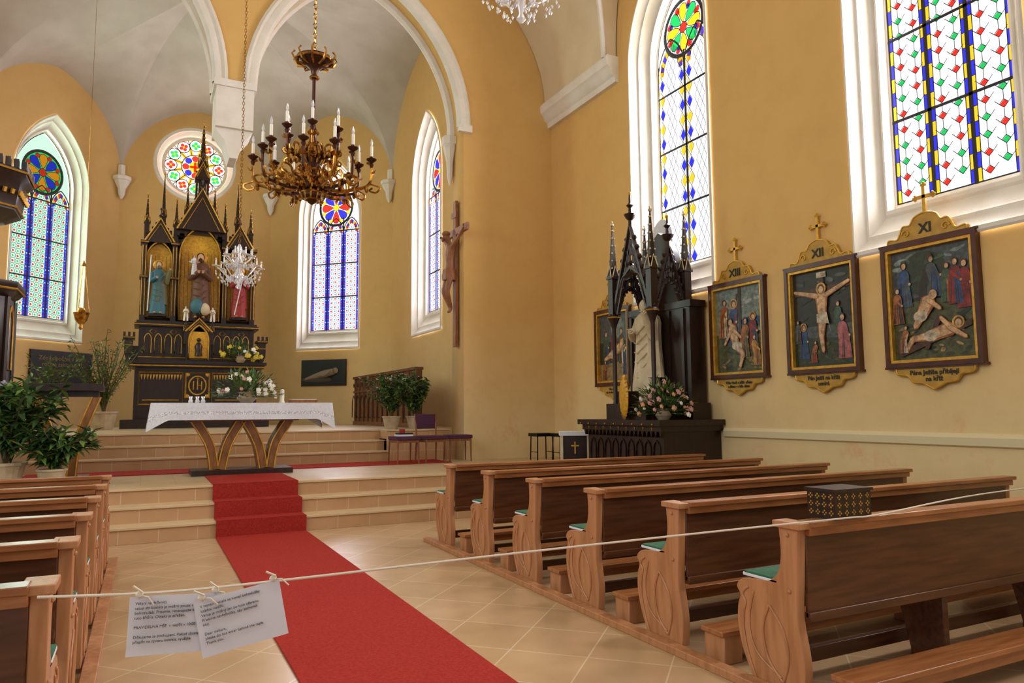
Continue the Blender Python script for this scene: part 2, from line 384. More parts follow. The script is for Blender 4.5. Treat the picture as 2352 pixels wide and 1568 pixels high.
def arch_mould(x0,x1,y,s,big):
    prof=[(.13,0),(.13,-.05),(.08,-.08),(.04,-.045),(0,-.06),(-.07,-.045),(-.11,.02),(-.11,.1),(0,.12)] if big else [(.03,0),(.0,-.03),(-.1,-.03),(-.12,.03),(-.08,.1),(0,.12)]
    rings=[]
    for d,yy in prof:
        p=arcpts(x0-d,x1+d,7.1,2.975+d);rings.append([(a,y+yy*s,b) for a,b in p])
    n=len(rings[0]);vs=[q for r in rings for q in r]
    tr.add(vs,[(j*n+i,j*n+i+1,(j+1)*n+i+1,(j+1)*n+i) for j in range(len(rings)-1) for i in range(n-1)],M_white)
for x0,x1 in((1.45,5.45),(-3.05,.95)):
    arch_mould(x0,x1,YC,1,True);arch_mould(x0,x1,YC+.6,-1,False)
def corbel(x,y,z,h,r):
    tr.lathe([(r*.1,-h),(r*.35,-h*.8),(r*.45,-h*.5),(r*.8,-h*.25),(r*.85,-h*.18),(r,-h*.15),(r,0),(r*.9,.02)],(x,y,z),M_white,n=8,rot=pi/8)
corbel(5.38,YC+.55,7.05,1.0,.17);corbel(-2.98,YC+.55,7.05,1.0,.17)
tr.box(5.32,5.6,YC-.09,YC,6.98,7.12,M_white);tr.box(-3.2,-2.92,YC-.09,YC,6.98,7.12,M_white)
tr.box(.9,1.5,YC-.1,YC+.7,6.3,7.12,M_white);tr.box(.86,1.54,YC-.14,YC+.74,7.0,7.12,M_white)
tr.prism([(.9,6.3),(.98,6.18),(1.05,6.1),(1.09,5.95),(1.14,5.8),(1.26,5.8),(1.31,5.95),(1.35,6.1),(1.42,6.18),(1.5,6.3)],'y',YC-.02,YC+.5,M_white)
tr.done('trim_1')
YE=22.2
C=[(-3.65,13.4),(-3.65,19.35),(-.8,YE),(3.2,YE),(6.05,19.35),(6.05,13.4)]
def seg_matrix(a,b):
    d=Vector((b[0]-a[0],b[1]-a[1],0));L=d.length;d.normalize();o=Vector((-d.y,d.x,0))
    return Matrix(((d.x,o.x,0,a[0]),(d.y,o.y,0,a[1]),(0,0,1,0),(0,0,0,1))),L
names=['left','apse_left','apse','apse_right','right']
for i in range(5):
    Ms,L=seg_matrix(C[i],C[i+1]);holes=[];mid=L/2
    if i in(1,3):
        holes=[outline(1.02,3.3,7.2,cx=mid)]
        make_window('window_%d'%(4+i),Ms@T((mid,0,0)),.78,3.87,7.2,1.02,3.3,.35,'apseL' if i==1 else 'apseR',3,power=600,bars=.98)
    if i==4:
        mid=2.85;holes=[outline(1.02,3.4,7.2,cx=mid)]
        make_window('window_8',Ms@T((mid,0,0)),.74,4.0,7.2,1.02,3.4,.35,'apseR',3,power=600,bars=.98)
    if i==0:
        mid=3.5;holes=[outline(1.02,3.4,7.2,cx=mid)]
        make_window('window_9',Ms@T((mid,0,0)),.74,4.0,7.2,1.02,3.4,.35,'apseL',3,power=600,bars=.98)
    if i==2:
        holes=[circle(1.02,mid-.12,8.6)]
    wall_panel('wall_chancel_'+names[i],[(-.02,0),(L+.02,0),(L+.02,12),(-.02,12)],holes,.5,Ms,M_apse)
e=empty('window_6');rx=AX-.12
rf=MB();rings=[]
for r,y in((1.1,-.03),(1.08,-.06),(1.0,-.06),(.97,0),(.9,.06),(.87,.2),(.8,.2)):
    rings.append([(rx+a,YE+y,8.6+b) for a,b in circle(r,0,0,40)])
vs=[p for r in rings for p in r];rf.add(vs,[(j*40+i,j*40+(i+1)%40,(j+1)*40+(i+1)%40,(j+1)*40+i) for j in range(6) for i in range(40)],M_white)
rf.done('frame',parent=e,recalc=False)
g=MB();r0=.87;pane(g,circle(r0,0,0,40),'clear',0);poly_lead(g,circle(r0,0,0,40),.03)
for i in range(24):
    a=2*pi*i/24;b=a+2*pi/24
    pane(g,[(.79*math.cos(a),.79*math.sin(a)),(.86*math.cos(a),.86*math.sin(a)),(.86*math.cos(b),.86*math.sin(b)),(.79*math.cos(b),.79*math.sin(b))],('yel','org')[i%2],-.003)
for i in range(12):
    a=2*pi*i/12;c,s=math.cos(a),math.sin(a)
    a2=a+pi/12;c2,s2=math.cos(a2),math.sin(a2)
    pane(g,[(.34*math.cos(a2-.17),.34*math.sin(a2-.17)),(.82*c2,.82*s2),(.34*math.cos(a2+.17),.34*math.sin(a2+.17))],'yel',-.0035)
    pane(g,circle(.16,.64*c,.64*s,12),'white',-.005);poly_lead(g,circle(.165,.64*c,.64*s,12),.02)
    for q in range(4):
        b=a+q*pi/2;pane(g,circle(.052,.64*c+.07*math.cos(b),.64*s+.07*math.sin(b),8),('red','green')[i%2],-.007)
    pane(g,circle(.035,.64*c,.64*s,8),'yel',-.009)
    lead(g,(.36*c2,.36*s2),(.85*c2,.85*s2),.018)
pane(g,circle(.36,0,0,24),'clear',-.006);poly_lead(g,circle(.36,0,0,24),.024)
for i in range(8):
    a=2*pi*i/8;pane(g,circle(.085,.25*math.cos(a),.25*math.sin(a),8),('red','blue')[i%2],-.009);poly_lead(g,circle(.09,.25*math.cos(a),.25*math.sin(a),8),.012,-.016)
pane(g,circle(.17,0,0,16),'yel',-.009);pane(g,[(-.035,-.15),(.035,-.15),(.035,.15),(-.035,.15)],'red',-.011);pane(g,[(-.14,-.03),(.14,-.03),(.14,.04),(-.14,.04)],'red',-.0112)
o=g.done('stained_glass_panes',smooth=False,recalc=False,col=True);o.location=(rx,YE+.22,8.6);o.parent=e
ld=bpy.data.lights.new('daylight','AREA');ld.shape='SQUARE';ld.size=2.2;ld.energy=200
lo=bpy.data.objects.new('window_6_daylight',ld);bpy.context.collection.objects.link(lo);lo.location=(rx,YE+.9,8.6);lo.rotation_euler=(-pi/2,0,0)
BO=Vector((AX,17.6,11.6));va=MB()
def lun(a,b,s,zs=7.9,hh=2.3):
    L=math.hypot(b[0]-a[0],b[1]-a[1])/2;R=(L*L+hh*hh)/(2*L);th=math.acos((R-L)/R)*s
    d=(R-R*math.cos(th))/(2*L);return Vector((a[0]+(b[0]-a[0])*d,a[1]+(b[1]-a[1])*d,zs+R*math.sin(th)))
def rib(a,s,zs=7.9):
    hh=BO.z-zs;th=pi/2*s
    d=1-math.cos(th);return Vector((a[0]+(BO.x-a[0])*d,a[1]+(BO.y-a[1])*d,zs+hh*math.sin(th)))
for i in range(5):
    h_=2.3 if i in(1,2,3) else 2.9
    for a,b in((C[i],C[i+1]),(C[i+1],C[i])):
        va.grid(lambda u,v:lun(a,b,v,hh=h_).lerp(rib(a,v),u),10,14,M_vault)
for a,sx in((C[0],1),(C[5],-1)):
    def fr_(v,a=a):
        th=pi/2*v;d=1-math.cos(th);return Vector((a[0]+(AX-a[0])*d,13.4,7.9+3.7*math.sin(th)))
    va.grid(lambda u,v:fr_(v).lerp(rib(a,v),u),10,14,M_vault)
va.done('ceiling_chancel_vault',recalc=False)
tr=MB()
for (x,y) in C[1:5]:
    d=Vector((AX-x,17-y,0)).normalized()*.12;corbel(x+d.x,y+d.y,7.95,.6,.24)
    tr.tube([(x+d.x*.5,y+d.y*.5,7.9),(x+d.x*.5,y+d.y*.5,8.3)],.1,M_white)
tr.done('trim_2')
ce=MB();ce.box(-5,W+.5,-4,YC,11.5,11.7,M_vault2);ce.done('ceiling')
vb=MB();Z0=7.85
def springA(v):
    th=pi/2*v;return Vector((7.3-5.5*(1-math.cos(th)),YC-.01,Z0+3.7*math.sin(th)))
def springB(v):
    th=pi/2*v;return Vector((7.2-5.0*(1-math.cos(th)),10.45-2.0*(1-math.cos(th))*2,Z0+3.7*math.sin(th)))
def springC(v):
    th=pi/2*v;return Vector((W-.02,10.4-2.2*(1-math.cos(th)),Z0+3.7*math.sin(th)))
vb.grid(lambda u,v:springA(v).lerp(springB(v),u),10,16,M_vault2)
vb.grid(lambda u,v:springB(v).lerp(springC(v),u),4,16,M_vault2)
vb.tube([springB(i/20) for i in range(17)],.05,M_white)
vb.done('ceiling_vault_springing',recalc=False)
tr=MB()
tr.prism([(W,7.4),(W-.08,7.4),(W-.1,7.5),(W-.17,7.56),(W-.19,7.64),(W-.25,7.69),(W-.27,7.82),(W-.24,7.88),(W,7.88)],'y',10.35,YC,M_white)
tr.done('trim_3')
tr=MB();tr.prism([(W,1.1),(W-.04,1.12),(W-.05,1.2),(W-.02,1.24),(W,1.24)],'y',-4,7.95,mat('dado_plaster','#dccda4',.8));tr.done('trim_4')
ZL=.58;ZU=1.16
fl=MB();fl.box(-5,W,-4,9.65,-.1,0,M_floor);fl.done('floor')
st=MB()
for i in range(3):
    y=9.6+.3*i;z=.1933*(i+1)
    st.box(-5,W,y,YC+.2 if i==2 else y+.35,0,z-.03,M_riser);st.box(-5,W,y-.02,y+.32,z-.03,z,M_tread)
st.box(-5,W,10.5,13.4,ZL-.03,ZL,M_landing)
st.done('floor_lower_sanctuary_steps',bevel=.004)
st=MB()
for i in range(3):
    y=13.35+.3*i;z=ZL+.1933*(i+1)
    st.box(-2.9,4.15,y,y+.35,ZL-.1,z-.03,M_riser);st.box(-2.9,4.17,y-.02,y+.32,z-.03,z,M_tread)
st.box(-3.65,6.05,14.2,YE,ZL-.1,ZU,M_landing)
st.box(4.15,5.45,13.2,14.25,ZL-.1,ZU-.2,M_riser);st.box(4.15,5.45,13.18,14.25,ZU-.2,ZU-.17,M_tread)
st.box(4.15,5.45,13.5,14.25,ZL-.1,ZU-.03,M_riser);st.box(4.15,5.45,13.48,14.25,ZU-.03,ZU,M_tread)
st.done('floor_upper_sanctuary_steps',bevel=.004)
cp=MB();x0,x1=.83,1.90
path=[(-3,.0),(9.57,.0),(9.57,.1933),(9.87,.1933),(9.87,.3866),(10.17,.3866),(10.17,.58),(11.58,.58)]
t=.012
top=[(y-(t if i>0 else 0),z+t) for i,(y,z) in enumerate(path)]
for i in range(len(path)-1):
    a,b=top[i],top[i+1]
    if abs(a[1]-b[1])<1e-6:cp.box(x0,x1,a[0],b[0]+t,a[1]-t,a[1],M_carpet)
    else:cp.box(x0,x1,a[0],a[0]+t,a[1]-t,b[1],M_carpet)
cp.done('red_aisle_carpet',bevel=.006)
cp=MB();cp.box(-1.55,5.0,12.3,13.2,ZL,ZL+.012,M_carpet);cp.done('red_sanctuary_carpet')
# ------------------------------------------------------------------ pews
def smooth(pts,n=5):
    o=[]
    for i in range(len(pts)-1):
        p0=pts[max(i-1,0)];p1=pts[i];p2=pts[i+1];p3=pts[min(i+2,len(pts)-1)]
        for k in range(n):
            t=k/n;o.append(tuple(.5*((2*p1[d])+(-p0[d]+p2[d])*t+(2*p0[d]-5*p1[d]+4*p2[d]-p3[d])*t*t+(-p0[d]+3*p1[d]-3*p2[d]+p3[d])*t**3) for d in range(len(p1))))
    o.append(tuple(pts[-1]));return o
PE=[(0,.03)]+smooth([(0,.03),(-.01,.2),(.025,.42),(.01,.65),(0,.88)],4)[1:]+[(.13,.88)]+smooth([(.125,.86),(.118,.74),(.14,.64),(.2,.585),(.3,.57),(.38,.56),(.43,.535),(.45,.5),(.425,.46),(.445,.4),(.45,.3),(.42,.17),(.35,.03)],4)
def pew(name,x,y,L,sgn):
    p=MB();p.M=Matrix.Diagonal((sgn,1,1,1))
    for xa in(0,L-.06):
        p.prism(PE,'x',xa,xa+.06,M_pewend)
    for xf in(-.002,):
        inn=[(.06+(a-.06)*.84+.015,.06+(b-.06)*.92+.0) for a,b in PE if b<.56 and a>.03]
        p.tube([(xf,a,b) for a,b in inn],.009,M_pewend,n=5)
        p.tube([(xf,a,b) for a,b in smooth([(.13,.07),(.09,.2),(.12,.34),(.21,.45)],5)],.009,M_pewend,n=5)
        p.tube([(xf,a,b) for a,b in smooth([(.13,.07),(.23,.17),(.26,.32),(.21,.45)],5)],.009,M_pewend,n=5)
        p.tube([(xf,a,b) for a,b in smooth([(.14,.09),(.31,.18),(.36,.33),(.32,.5)],5)],.008,M_pewend,n=5)
        for bz in(.55,.84):p.ball((xf,.065,bz),.012,M_pewend)
    p.box(-.02,.09,-.03,.15,.875,.91,M_pewend)
    p.box(.06,L+.02,-.05,.055,.885,.915,M_pew);p.box(.06,L,-.03,.03,.84,.885,M_pew)
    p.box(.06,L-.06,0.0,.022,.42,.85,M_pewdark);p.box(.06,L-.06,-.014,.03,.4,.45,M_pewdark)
    p.box(.06,L-.06,.03,.43,.52,.55,M_pew)
    p.box(.0,L*.97,.15,.40,.572,.59,M_cloth);p.box(.06,L*.97,.06,.43,.55,.575,M_green);p.box(.002,L*.97,.16,.39,.574,.6,M_green)
    for q in(.33,.66):
        p.prism([(.02,0),(.02,.52),(.38,.52),(.3,.3),(.24,.05),(.24,0)],'x',L*q,L*q+.05,M_pewdark)
    p.box(.03,L-.05,-.33,-.14,.165,.195,M_pew);p.box(.08,L-.1,-.31,-.29,.1,.165,M_pew)
    for xa in(.05,L*.5,L-.2):
        p.box(xa,xa+.14,-.32,-.15,0,.165,M_pewend)
    p.box(.16,L-.1,.3,.34,.06,.14,M_pewdark)
    return p.done(name,bevel=.005,M=T((x,y,0)))
RY=[2.76,3.70,4.64,5.59,6.55,7.55]
for y in RY:pew('church_pew',3.05,y,3.6,1)
for y in(3.07,4.04,5.02,6.01,7.0,8.0):pew('church_pew',-.27,y,3.6,-1)
pf=MB();pf.box(2.96,3.045,2.2,8.15,0,.045,M_pewend);pf.done('pew_floor_rail_right',bevel=.004)
pf=MB();pf.box(-.262,-.18,2.4,8.6,0,.045,M_pewend);pf.done('pew_floor_rail_left',bevel=.004)
def cross(mb,c,s,m,ax='y',t=.003):
    x,y,z=c
    if ax=='y':
        mb.box(x-s*.12,x+s*.12,y-t,y+t,z-s,z+s,m);mb.box(x-s*.65,x+s*.65,y-t,y+t,z+s*.2,z+s*.45,m)
    else:
        mb.box(x-t,x+t,y-s*.12,y+s*.12,z-s,z+s,m);mb.box(x-t,x+t,y-s*.65,y+s*.65,z+s*.2,z+s*.45,m)
def cbox(x,y,z):
    b=MB();b.box(x-.14,x+.14,y-.09,y+.09,z,z+.15,M_dark);b.box(x-.15,x+.15,y-.1,y+.1,z+.145,z+.16,M_dark)
    for i in range(5):
        for j in range(3):
            xx=x-.11+.055*i;zz=z+.035+.042*j
            for dx,dz in((.01,0),(-.01,0),(0,.01),(0,-.01)):b.box(xx+dx-.004,xx+dx+.004,y-.093,y-.089,zz+dz-.004,zz+dz+.004,M_ygold)
    for i in range(4):
        for j in range(3):
            yy=y-.065+.043*i;zz=z+.035+.042*j
            for dx,dz in((.01,0),(-.01,0),(0,.01),(0,-.01)):b.box(x-.143,x-.139,yy+dx-.004,yy+dx+.004,zz+dz-.004,zz+dz+.004,M_ygold)
    b.done('offering_box')
cbox(3.40,2.78,.915);cbox(-.60,3.07,.915)
rp=MB();P=[(-.3,3.0,.88),(.1,2.96,.86),(.55,2.94,.862),(1.5,2.87,.885),(2.6,2.74,.915),(3.3,2.66,.93),(3.6,2.67,.93),(5.0,2.95,.93),(7.44,3.35,.88)]
rp.tube(smooth(P,6),.005,M_rope,n=6)
rp.done('barrier_rope')
def notice(x,y,z,rot,tilt,lines):
    e=empty('paper_notice');Mx=T((x,y,z))@Rz(rot)@Matrix.Rotation(tilt,4,'Y');e.matrix_world=Mx
    b=MB();b.grid(lambda u,v:(-.15+.3*u,.004*math.sin(u*5+v),-.21+.205*v),10,6,M_paper)
    for q in(-.12,.13):
        b.tube([(q,0,-.012),(q+.01,-.01,.012),(q-.02,-.012,.035)],.004,M_rope,n=4);b.tube([(q,0,.0),(q+.03,-.012,-.005),(q+.05,-.01,-.035)],.003,M_rope,n=4);b.ball((q,-.004,.004),(.014,.01,.012),M_rope,n=6,k=4)
    o=b.done('sheet',recalc=False);o.parent=e
    for i,l in enumerate(lines):
        if l:text(l,.0135,Mx@T((-.13,-.007,-.032-.0165*i))@Matrix.Rotation(pi/2,4,'X'),M_ink,e,align='LEFT')
notice(.13,2.95,.855,-.1,0.03,['Vážení návštěvníci,','vstup do kostela je možný pouze v době','bohoslužeb. Prosíme, nevstupujte za','tuto šňůru. Objekt je střežen.','','PRAVIDELNÁ MŠE  v neděli v 10.00','','Děkujeme za pochopení. Pokud chcete','přispět na opravu kostela, využijte'])
notice(.33,2.91,.855,-.1,-.19,['V tomto kostele se konají bohoslužby','každou neděli.','Vstup je možný jen po tuto zábranu.','Prosíme návštěvníky, aby zachovali','klid.','','Dear visitors,','please do not enter behind the rope.','Thank you.'])
# ------------------------------------------------------------------ stations of the cross
PC={k:lin(v) for k,v in dict(sky='#8ba0a2',dk='#2b2b27',gr='#5a5f3a',sk='#edc79c',wh='#e2d8c4',bl='#2c5290',rd='#9c2a24',pk='#c87480',br='#583622',og='#b8723a',yl='#dcae48',gn='#46684a',gy='#566068',sand='#a89060',cl='#a0acb4',dg='#33402c').items()}
def artpoly(g,pts,c,k,j=0):
    q=PC[c];f=random.uniform(1-j,1+j);g.add([(x,-.0004*k,z) for x,z in pts],[list(range(len(pts)))],M_paint,(q[0]*f,q[1]*f,q[2]*f,1))
class Art:
    def __init__(s,g):s.g=g;s.k=1
    def el(s,x,z,rx,rz,c,rot=0,n=14,j=.1):
        s.k+=.5;cr,sr=math.cos(rot),math.sin(rot)
        artpoly(s.g,[(x+rx*math.cos(2*pi*i/n)*cr-rz*math.sin(2*pi*i/n)*sr,z+rx*math.cos(2*pi*i/n)*sr+rz*math.sin(2*pi*i/n)*cr) for i in range(n)],c,s.k,j)
    def limb(s,a,b,w1,w2,c,j=.1):
        s.k+=.5;dx,dz=b[0]-a[0],b[1]-a[1];l=math.hypot(dx,dz) or 1;nx,nz=-dz/l,dx/l
        artpoly(s.g,[(a[0]+nx*w1,a[1]+nz*w1),(b[0]+nx*w2,b[1]+nz*w2),(b[0]+dx/l*w2,b[1]+dz/l*w2),(b[0]-nx*w2,b[1]-nz*w2),(a[0]-nx*w1,a[1]-nz*w1),(a[0]-dx/l*w1,a[1]-dz/l*w1)],c,s.k,j)
    def pl(s,pts,c,j=0):
        s.k+=.5;artpoly(s.g,pts,c,s.k,j)
    def strokes(s,x0,x1,z0,z1,c,n,L=.08):
        for i in range(n):
            x=random.uniform(x0,x1);z=random.uniform(z0,z1);s.el(x,z,L*random.uniform(.4,1),L*random.uniform(.1,.35),c,random.uniform(-.5,.5),8,.45)
    def person(s,x,z,h,robe,robe2,lean=0,hair='br',halo=False):
        hx=x+lean*h
        s.pl([(x-.17*h,z),(x+.18*h,z),(x+.15*h,z+.3*h),(x+.13*h,z+.45*h),(hx+.13*h,z+.7*h),(hx+.1*h,z+.78*h),(hx+.03*h,z+.83*h),(hx-.08*h,z+.8*h),(hx-.13*h,z+.7*h),(x-.15*h,z+.4*h)],robe,.15)
        s.pl([(x-.02*h,z),(x+.16*h,z),(x+.12*h,z+.4*h),(hx+.1*h,z+.72*h),(hx-.02*h,z+.6*h)],robe2,.15)
        for q in range(5):
            a=random.uniform(-.14,.13)*h;s.limb((x+a*.6,z+.55*h),(x+a,z+.03*h),.004*h,.012*h,random.choice(['dk',robe]),.5)
        s.limb((hx-.08*h,z+.7*h),(x+.1*h,z+.52*h),.045*h,.03*h,robe,.3);s.el(x+.13*h,z+.5*h,.03*h,.03*h,'sk')
        if halo:s.el(hx,z+.92*h,.12*h,.12*h,'yl');s.el(hx,z+.92*h,.1*h,.1*h,'og')
        s.el(hx,z+.93*h,.07*h,.085*h,hair);s.el(hx+.012*h,z+.905*h,.05*h,.065*h,'sk')
    def nude(s,pts,w):
        for a,b,w1,w2 in pts:
            s.limb(a,b,w1*w*1.08,w2*w*1.1,'og',.1);s.limb((a[0]-.004,a[1]+.005),(b[0]-.004,b[1]+.005),w1*w*.85,w2*w*.8,'sk',.05)
def scene_art(A,kind,w,h):
    A.pl([(-w,-h),(w,-h),(w,h),(-w,h)],'dk')
    if kind=='XI':
        A.pl([(-w,.05),(w,.12),(w,h),(-w,h)],'gy');A.strokes(-w+.09,w-.09,.35,.55,'sky',14,.09);A.el(-.08,.33,.26,.24,'dg');A.strokes(-.3,.15,.18,.5,'gn',14,.08);A.pl([(-w,-h),(w,-h),(w,-.05),(0,.05),(-w,0)],'gr');A.strokes(-w+.08,w-.08,-.56,-.05,'dg',26,.08);A.strokes(-w+.08,w-.08,-.56,-.25,'sand',12,.07)
        A.person(-.3,-.02,.5,'bl','gy');A.person(-.05,.0,.52,'dk','gy',.1);A.person(.06,.05,.45,'gy','bl',-.1);A.person(.18,-.02,.42,'gn','og');A.person(.36,-.1,.5,'rd','rd');A.person(.27,-.05,.48,'rd','bl');A.person(-.38,-.2,.4,'og','br')
        A.pl([(-.38,-.5),(.42,-.22),(.42,-.28),(-.38,-.57)],'br');A.pl([(-.1,-.5),(-.05,-.5),(.12,-.15),(.06,-.15)],'br')
        A.nude([((-.02,-.36),(.2,-.3),.06,.07),((.2,-.3),(.1,-.18),.03,.02),((.2,-.3),(.35,-.4),.03,.02),((-.02,-.36),(-.22,-.38),.05,.03),((-.22,-.38),(-.3,-.5),.03,.02)],1);A.el(-.02,-.36,.08,.06,'wh');A.el(.28,-.24,.065,.065,'yl');A.el(.28,-.24,.045,.05,'br');A.el(.28,-.25,.035,.04,'sk')
        A.nude([((-.1,-.12),(-.02,.02),.06,.08),((-.02,.02),(.1,-.08),.03,.02),((-.1,-.12),(-.18,-.25),.05,.03)],1);A.el(.03,.08,.045,.05,'sk');A.el(-.12,-.14,.08,.06,'wh')
        A.person(-.33,-.52,.3,'og','wh',.1)
    if kind=='XII':
        A.strokes(-w+.1,w-.1,0,.5,'dk',30,.1);A.strokes(-w+.1,w-.1,.1,.5,'gy',5,.09)
        A.pl([(-w,-h),(w,-h),(w,-.28),(-w,-.22)],'dg');A.pl([(-w,-.22),(w,-.28),(w,-.1),(-w,-.1)],'gy');A.strokes(-w+.08,w-.08,-.56,-.3,'gr',22,.07)
        A.pl([(-.035,-.45),(.035,-.45),(.035,.56),(-.035,.56)],'br');A.pl([(-.42,.3),(.42,.34),(.42,.4),(-.42,.36)],'br');A.pl([(-.07,.5),(.07,.5),(.07,.57),(-.07,.57)],'wh')
        A.person(-.3,-.5,.44,'bl','bl',halo=True);A.person(.22,-.22,.4,'gn','bl',0);A.person(.3,-.52,.54,'pk','pk',-.05);A.person(-.15,-.55,.27,'og','rd',.1);A.person(-.38,-.3,.3,'gy','br')
        A.nude([((0,.02),(0,.27),.055,.085),((-.06,.27),(-.4,.36),.032,.02),((.06,.27),(.4,.4),.032,.02),((.0,-.02),(-.02,-.22),.06,.04),((-.02,-.22),(0,-.42),.038,.022)],1);A.pl([(-.08,-.06),(.09,-.08),(.12,-.2),(.07,.06),(-.08,.05)],'wh')
        A.el(0,.36,.075,.075,'yl');A.el(0,.355,.05,.06,'br');A.el(0,.345,.036,.045,'sk')
    if kind=='XIII':
        A.pl([(-w,-.05),(w,-.05),(w,h),(-w,h)],'sky');A.strokes(-w+.09,w-.09,.3,.55,'cl',16,.09);A.el(.25,.1,.25,.06,'bl');A.strokes(.1,.36,.02,.12,'dg',8,.07);A.pl([(-w,-h),(w,-h),(w,-.1),(-w,-.05)],'gr');A.strokes(-w+.08,w-.08,-.56,-.1,'dg',20,.08);A.strokes(-w+.08,w-.08,-.56,-.4,'sand',12,.07)
        A.pl([(.0,-.1),(.05,-.1),(.05,h),(0,h)],'br');A.limb((-.2,-.1),(-.02,.5),.012,.012,'br');A.limb((-.12,-.1),(.05,.5),.012,.012,'br')
        A.person(-.12,-.2,.62,'bl','rd',.05,halo=True);A.person(-.3,-.1,.55,'og','wh',.05);A.person(.28,-.3,.5,'rd','bl',-.02,halo=True);A.person(.1,-.4,.55,'og','gn',.05);A.person(.33,-.52,.42,'yl','og',-.1)
        A.nude([((-.05,-.22),(-.12,.03),.06,.08),((-.12,.02),(-.27,-.2),.03,.02),((-.12,.02),(.05,-.12),.03,.02),((-.03,-.24),(.08,-.35),.06,.04),((.08,-.35),(.02,-.52),.038,.024)],1);A.el(-.03,-.23,.1,.06,'wh');A.el(-.16,.12,.05,.06,'br');A.el(-.15,.11,.036,.045,'sk')
    if kind=='XIV':
        A.pl([(-w,.1),(w,.1),(w,h),(-w,h)],'gy');A.el(.1,.35,.2,.2,'sky');A.pl([(-w,-h),(w,-h),(w,-.25),(-w,-.3)],'sand')
        A.person(-.25,-.3,.6,'gn','bl');A.person(.0,-.25,.6,'rd','og',.02);A.person(.25,-.3,.62,'br','wh',-.05);A.person(.35,-.5,.5,'bl','dk')
        A.nude([((-.05,-.12),(.18,-.02),.06,.08),((-.05,-.12),(-.28,-.22),.06,.03)],1);A.el(-.02,-.14,.1,.07,'wh');A.el(.24,.06,.06,.065,'yl');A.el(.24,.05,.04,.05,'sk');A.person(-.3,-.58,.35,'og','rd',.1)
def station(y,kind,cap,capsz):
    e=empty('station_of_the_cross_painting');M=MR@T((-y,-.05,0));e.matrix_world=M
    w,h=.46,.61;zc=2.62
    b=MB()
    for d,m in((.0,M_frame),(-.045,M_gold)):
        W0,H0=(w+.07,h+.07) if d==0 else (w+.03,h+.03)
        wi,hi=(w+.02,h+.02) if d==0 else (w-.012,h-.012)
        for q in(-1,1):
            b.prism([(q*W0,zc-H0),(q*W0,zc+H0),(q*wi,zc+hi),(q*wi,zc-hi)],'y',-.03 if d==0 else -.015,.05,m)
            b.prism([(-W0,zc+q*H0),(W0,zc+q*H0),(wi,zc+q*hi),(-wi,zc+q*hi)],'y',-.03 if d==0 else -.015,.05,m)
    b.box(-w-.09,w+.09,-.02,.045,zc+h+.06,zc+h+.085,M_frame);b.box(-w-.09,w+.09,-.02,.045,zc-h-.085,zc-h-.06,M_frame)
    zt=zc+h+.085
    half=smooth([(.46,0),(.44,.05),(.34,.04),(.3,.1),(.26,.17),(.18,.17),(.13,.24),(.05,.27),(0,.28)],4)
    poly=[(x,zt+z) for x,z in half]+[(-x,zt+z) for x,z in half[::-1][1:]]
    b.prism(poly,'y',.0,.03,M_ygold);b.tube([(x*.97,-.002,z) for x,z in poly],.01,M_gold,n=5)
    for q in(-1,1):
        b.tube([(q*(.22+.05*math.cos(t*.6)*(1-t/14)),-.006,zt+.08+.05*math.sin(t*.6)*(1-t/14)) for t in range(12)],.009,M_gold,n=5)
    zb_=zc-h-.085
    half=smooth([(.44,0),(.42,-.06),(.3,-.08),(.24,-.15),(.14,-.16),(.06,-.2),(0,-.23)],4)
    poly2=[(x,zb_+z) for x,z in half]+[(-x,zb_+z) for x,z in half[::-1][1:]]
    b.prism(poly2,'y',.0,.03,M_ygold);b.tube([(x*.97,-.002,z) for x,z in poly2],.01,M_gold,n=5)
    zt2=zt+.27;b.box(-.018,.018,.0,.025,zt2,zt2+.3,M_gold);b.box(-.09,.09,.0,.025,zt2+.165,zt2+.2,M_gold)
    for x,z in((-.1,.182),(.1,.182),(0,.31)):
        for a,c in((0,0),(.02,.0),(-.02,0),(0,.022),(0,-.022)):b.ball((x+a,.012,zt2+z+c),.017,M_gold,n=6,k=4)
    o=b.done('carved_frame',smooth=True);o.matrix_world=M;o.parent=e;o.matrix_parent_inverse=M.inverted()
    g=MB();scene_art(Art(g),kind,w,h)
    for i,p in enumerate(g.v):g.v[i]=(max(-w,min(w,p[0])),p[1],max(-h,min(h,p[2])))
    o=g.done('painting',smooth=False,recalc=False,col=True);o.matrix_world=M@T((0,.045,zc));o.parent=e;o.matrix_parent_inverse=M.inverted()
    RX=Matrix.Rotation(pi/2,4,'X')
    text(kind,.15,M@T((0,-.008,zt+.06))@RX,M_black,e,'numeral',bold=.004)
    text(cap,capsz,M@T((0,-.008,zb_-.07))@RX,M_black,e,'caption',bold=.0015)
station(4.79,'XI','Pána Ježíše přibíjejí\nna kříž',.07)
station(6.18,'XII','Pán Ježíš na kříži\numírá',.07)
station(7.60,'XIII','Tělo Páně s kříže sňato\na Matce v klín dáno',.052)
station(10.66,'XIV','Tělo Páně\ndo hrobu vloženo',.055)
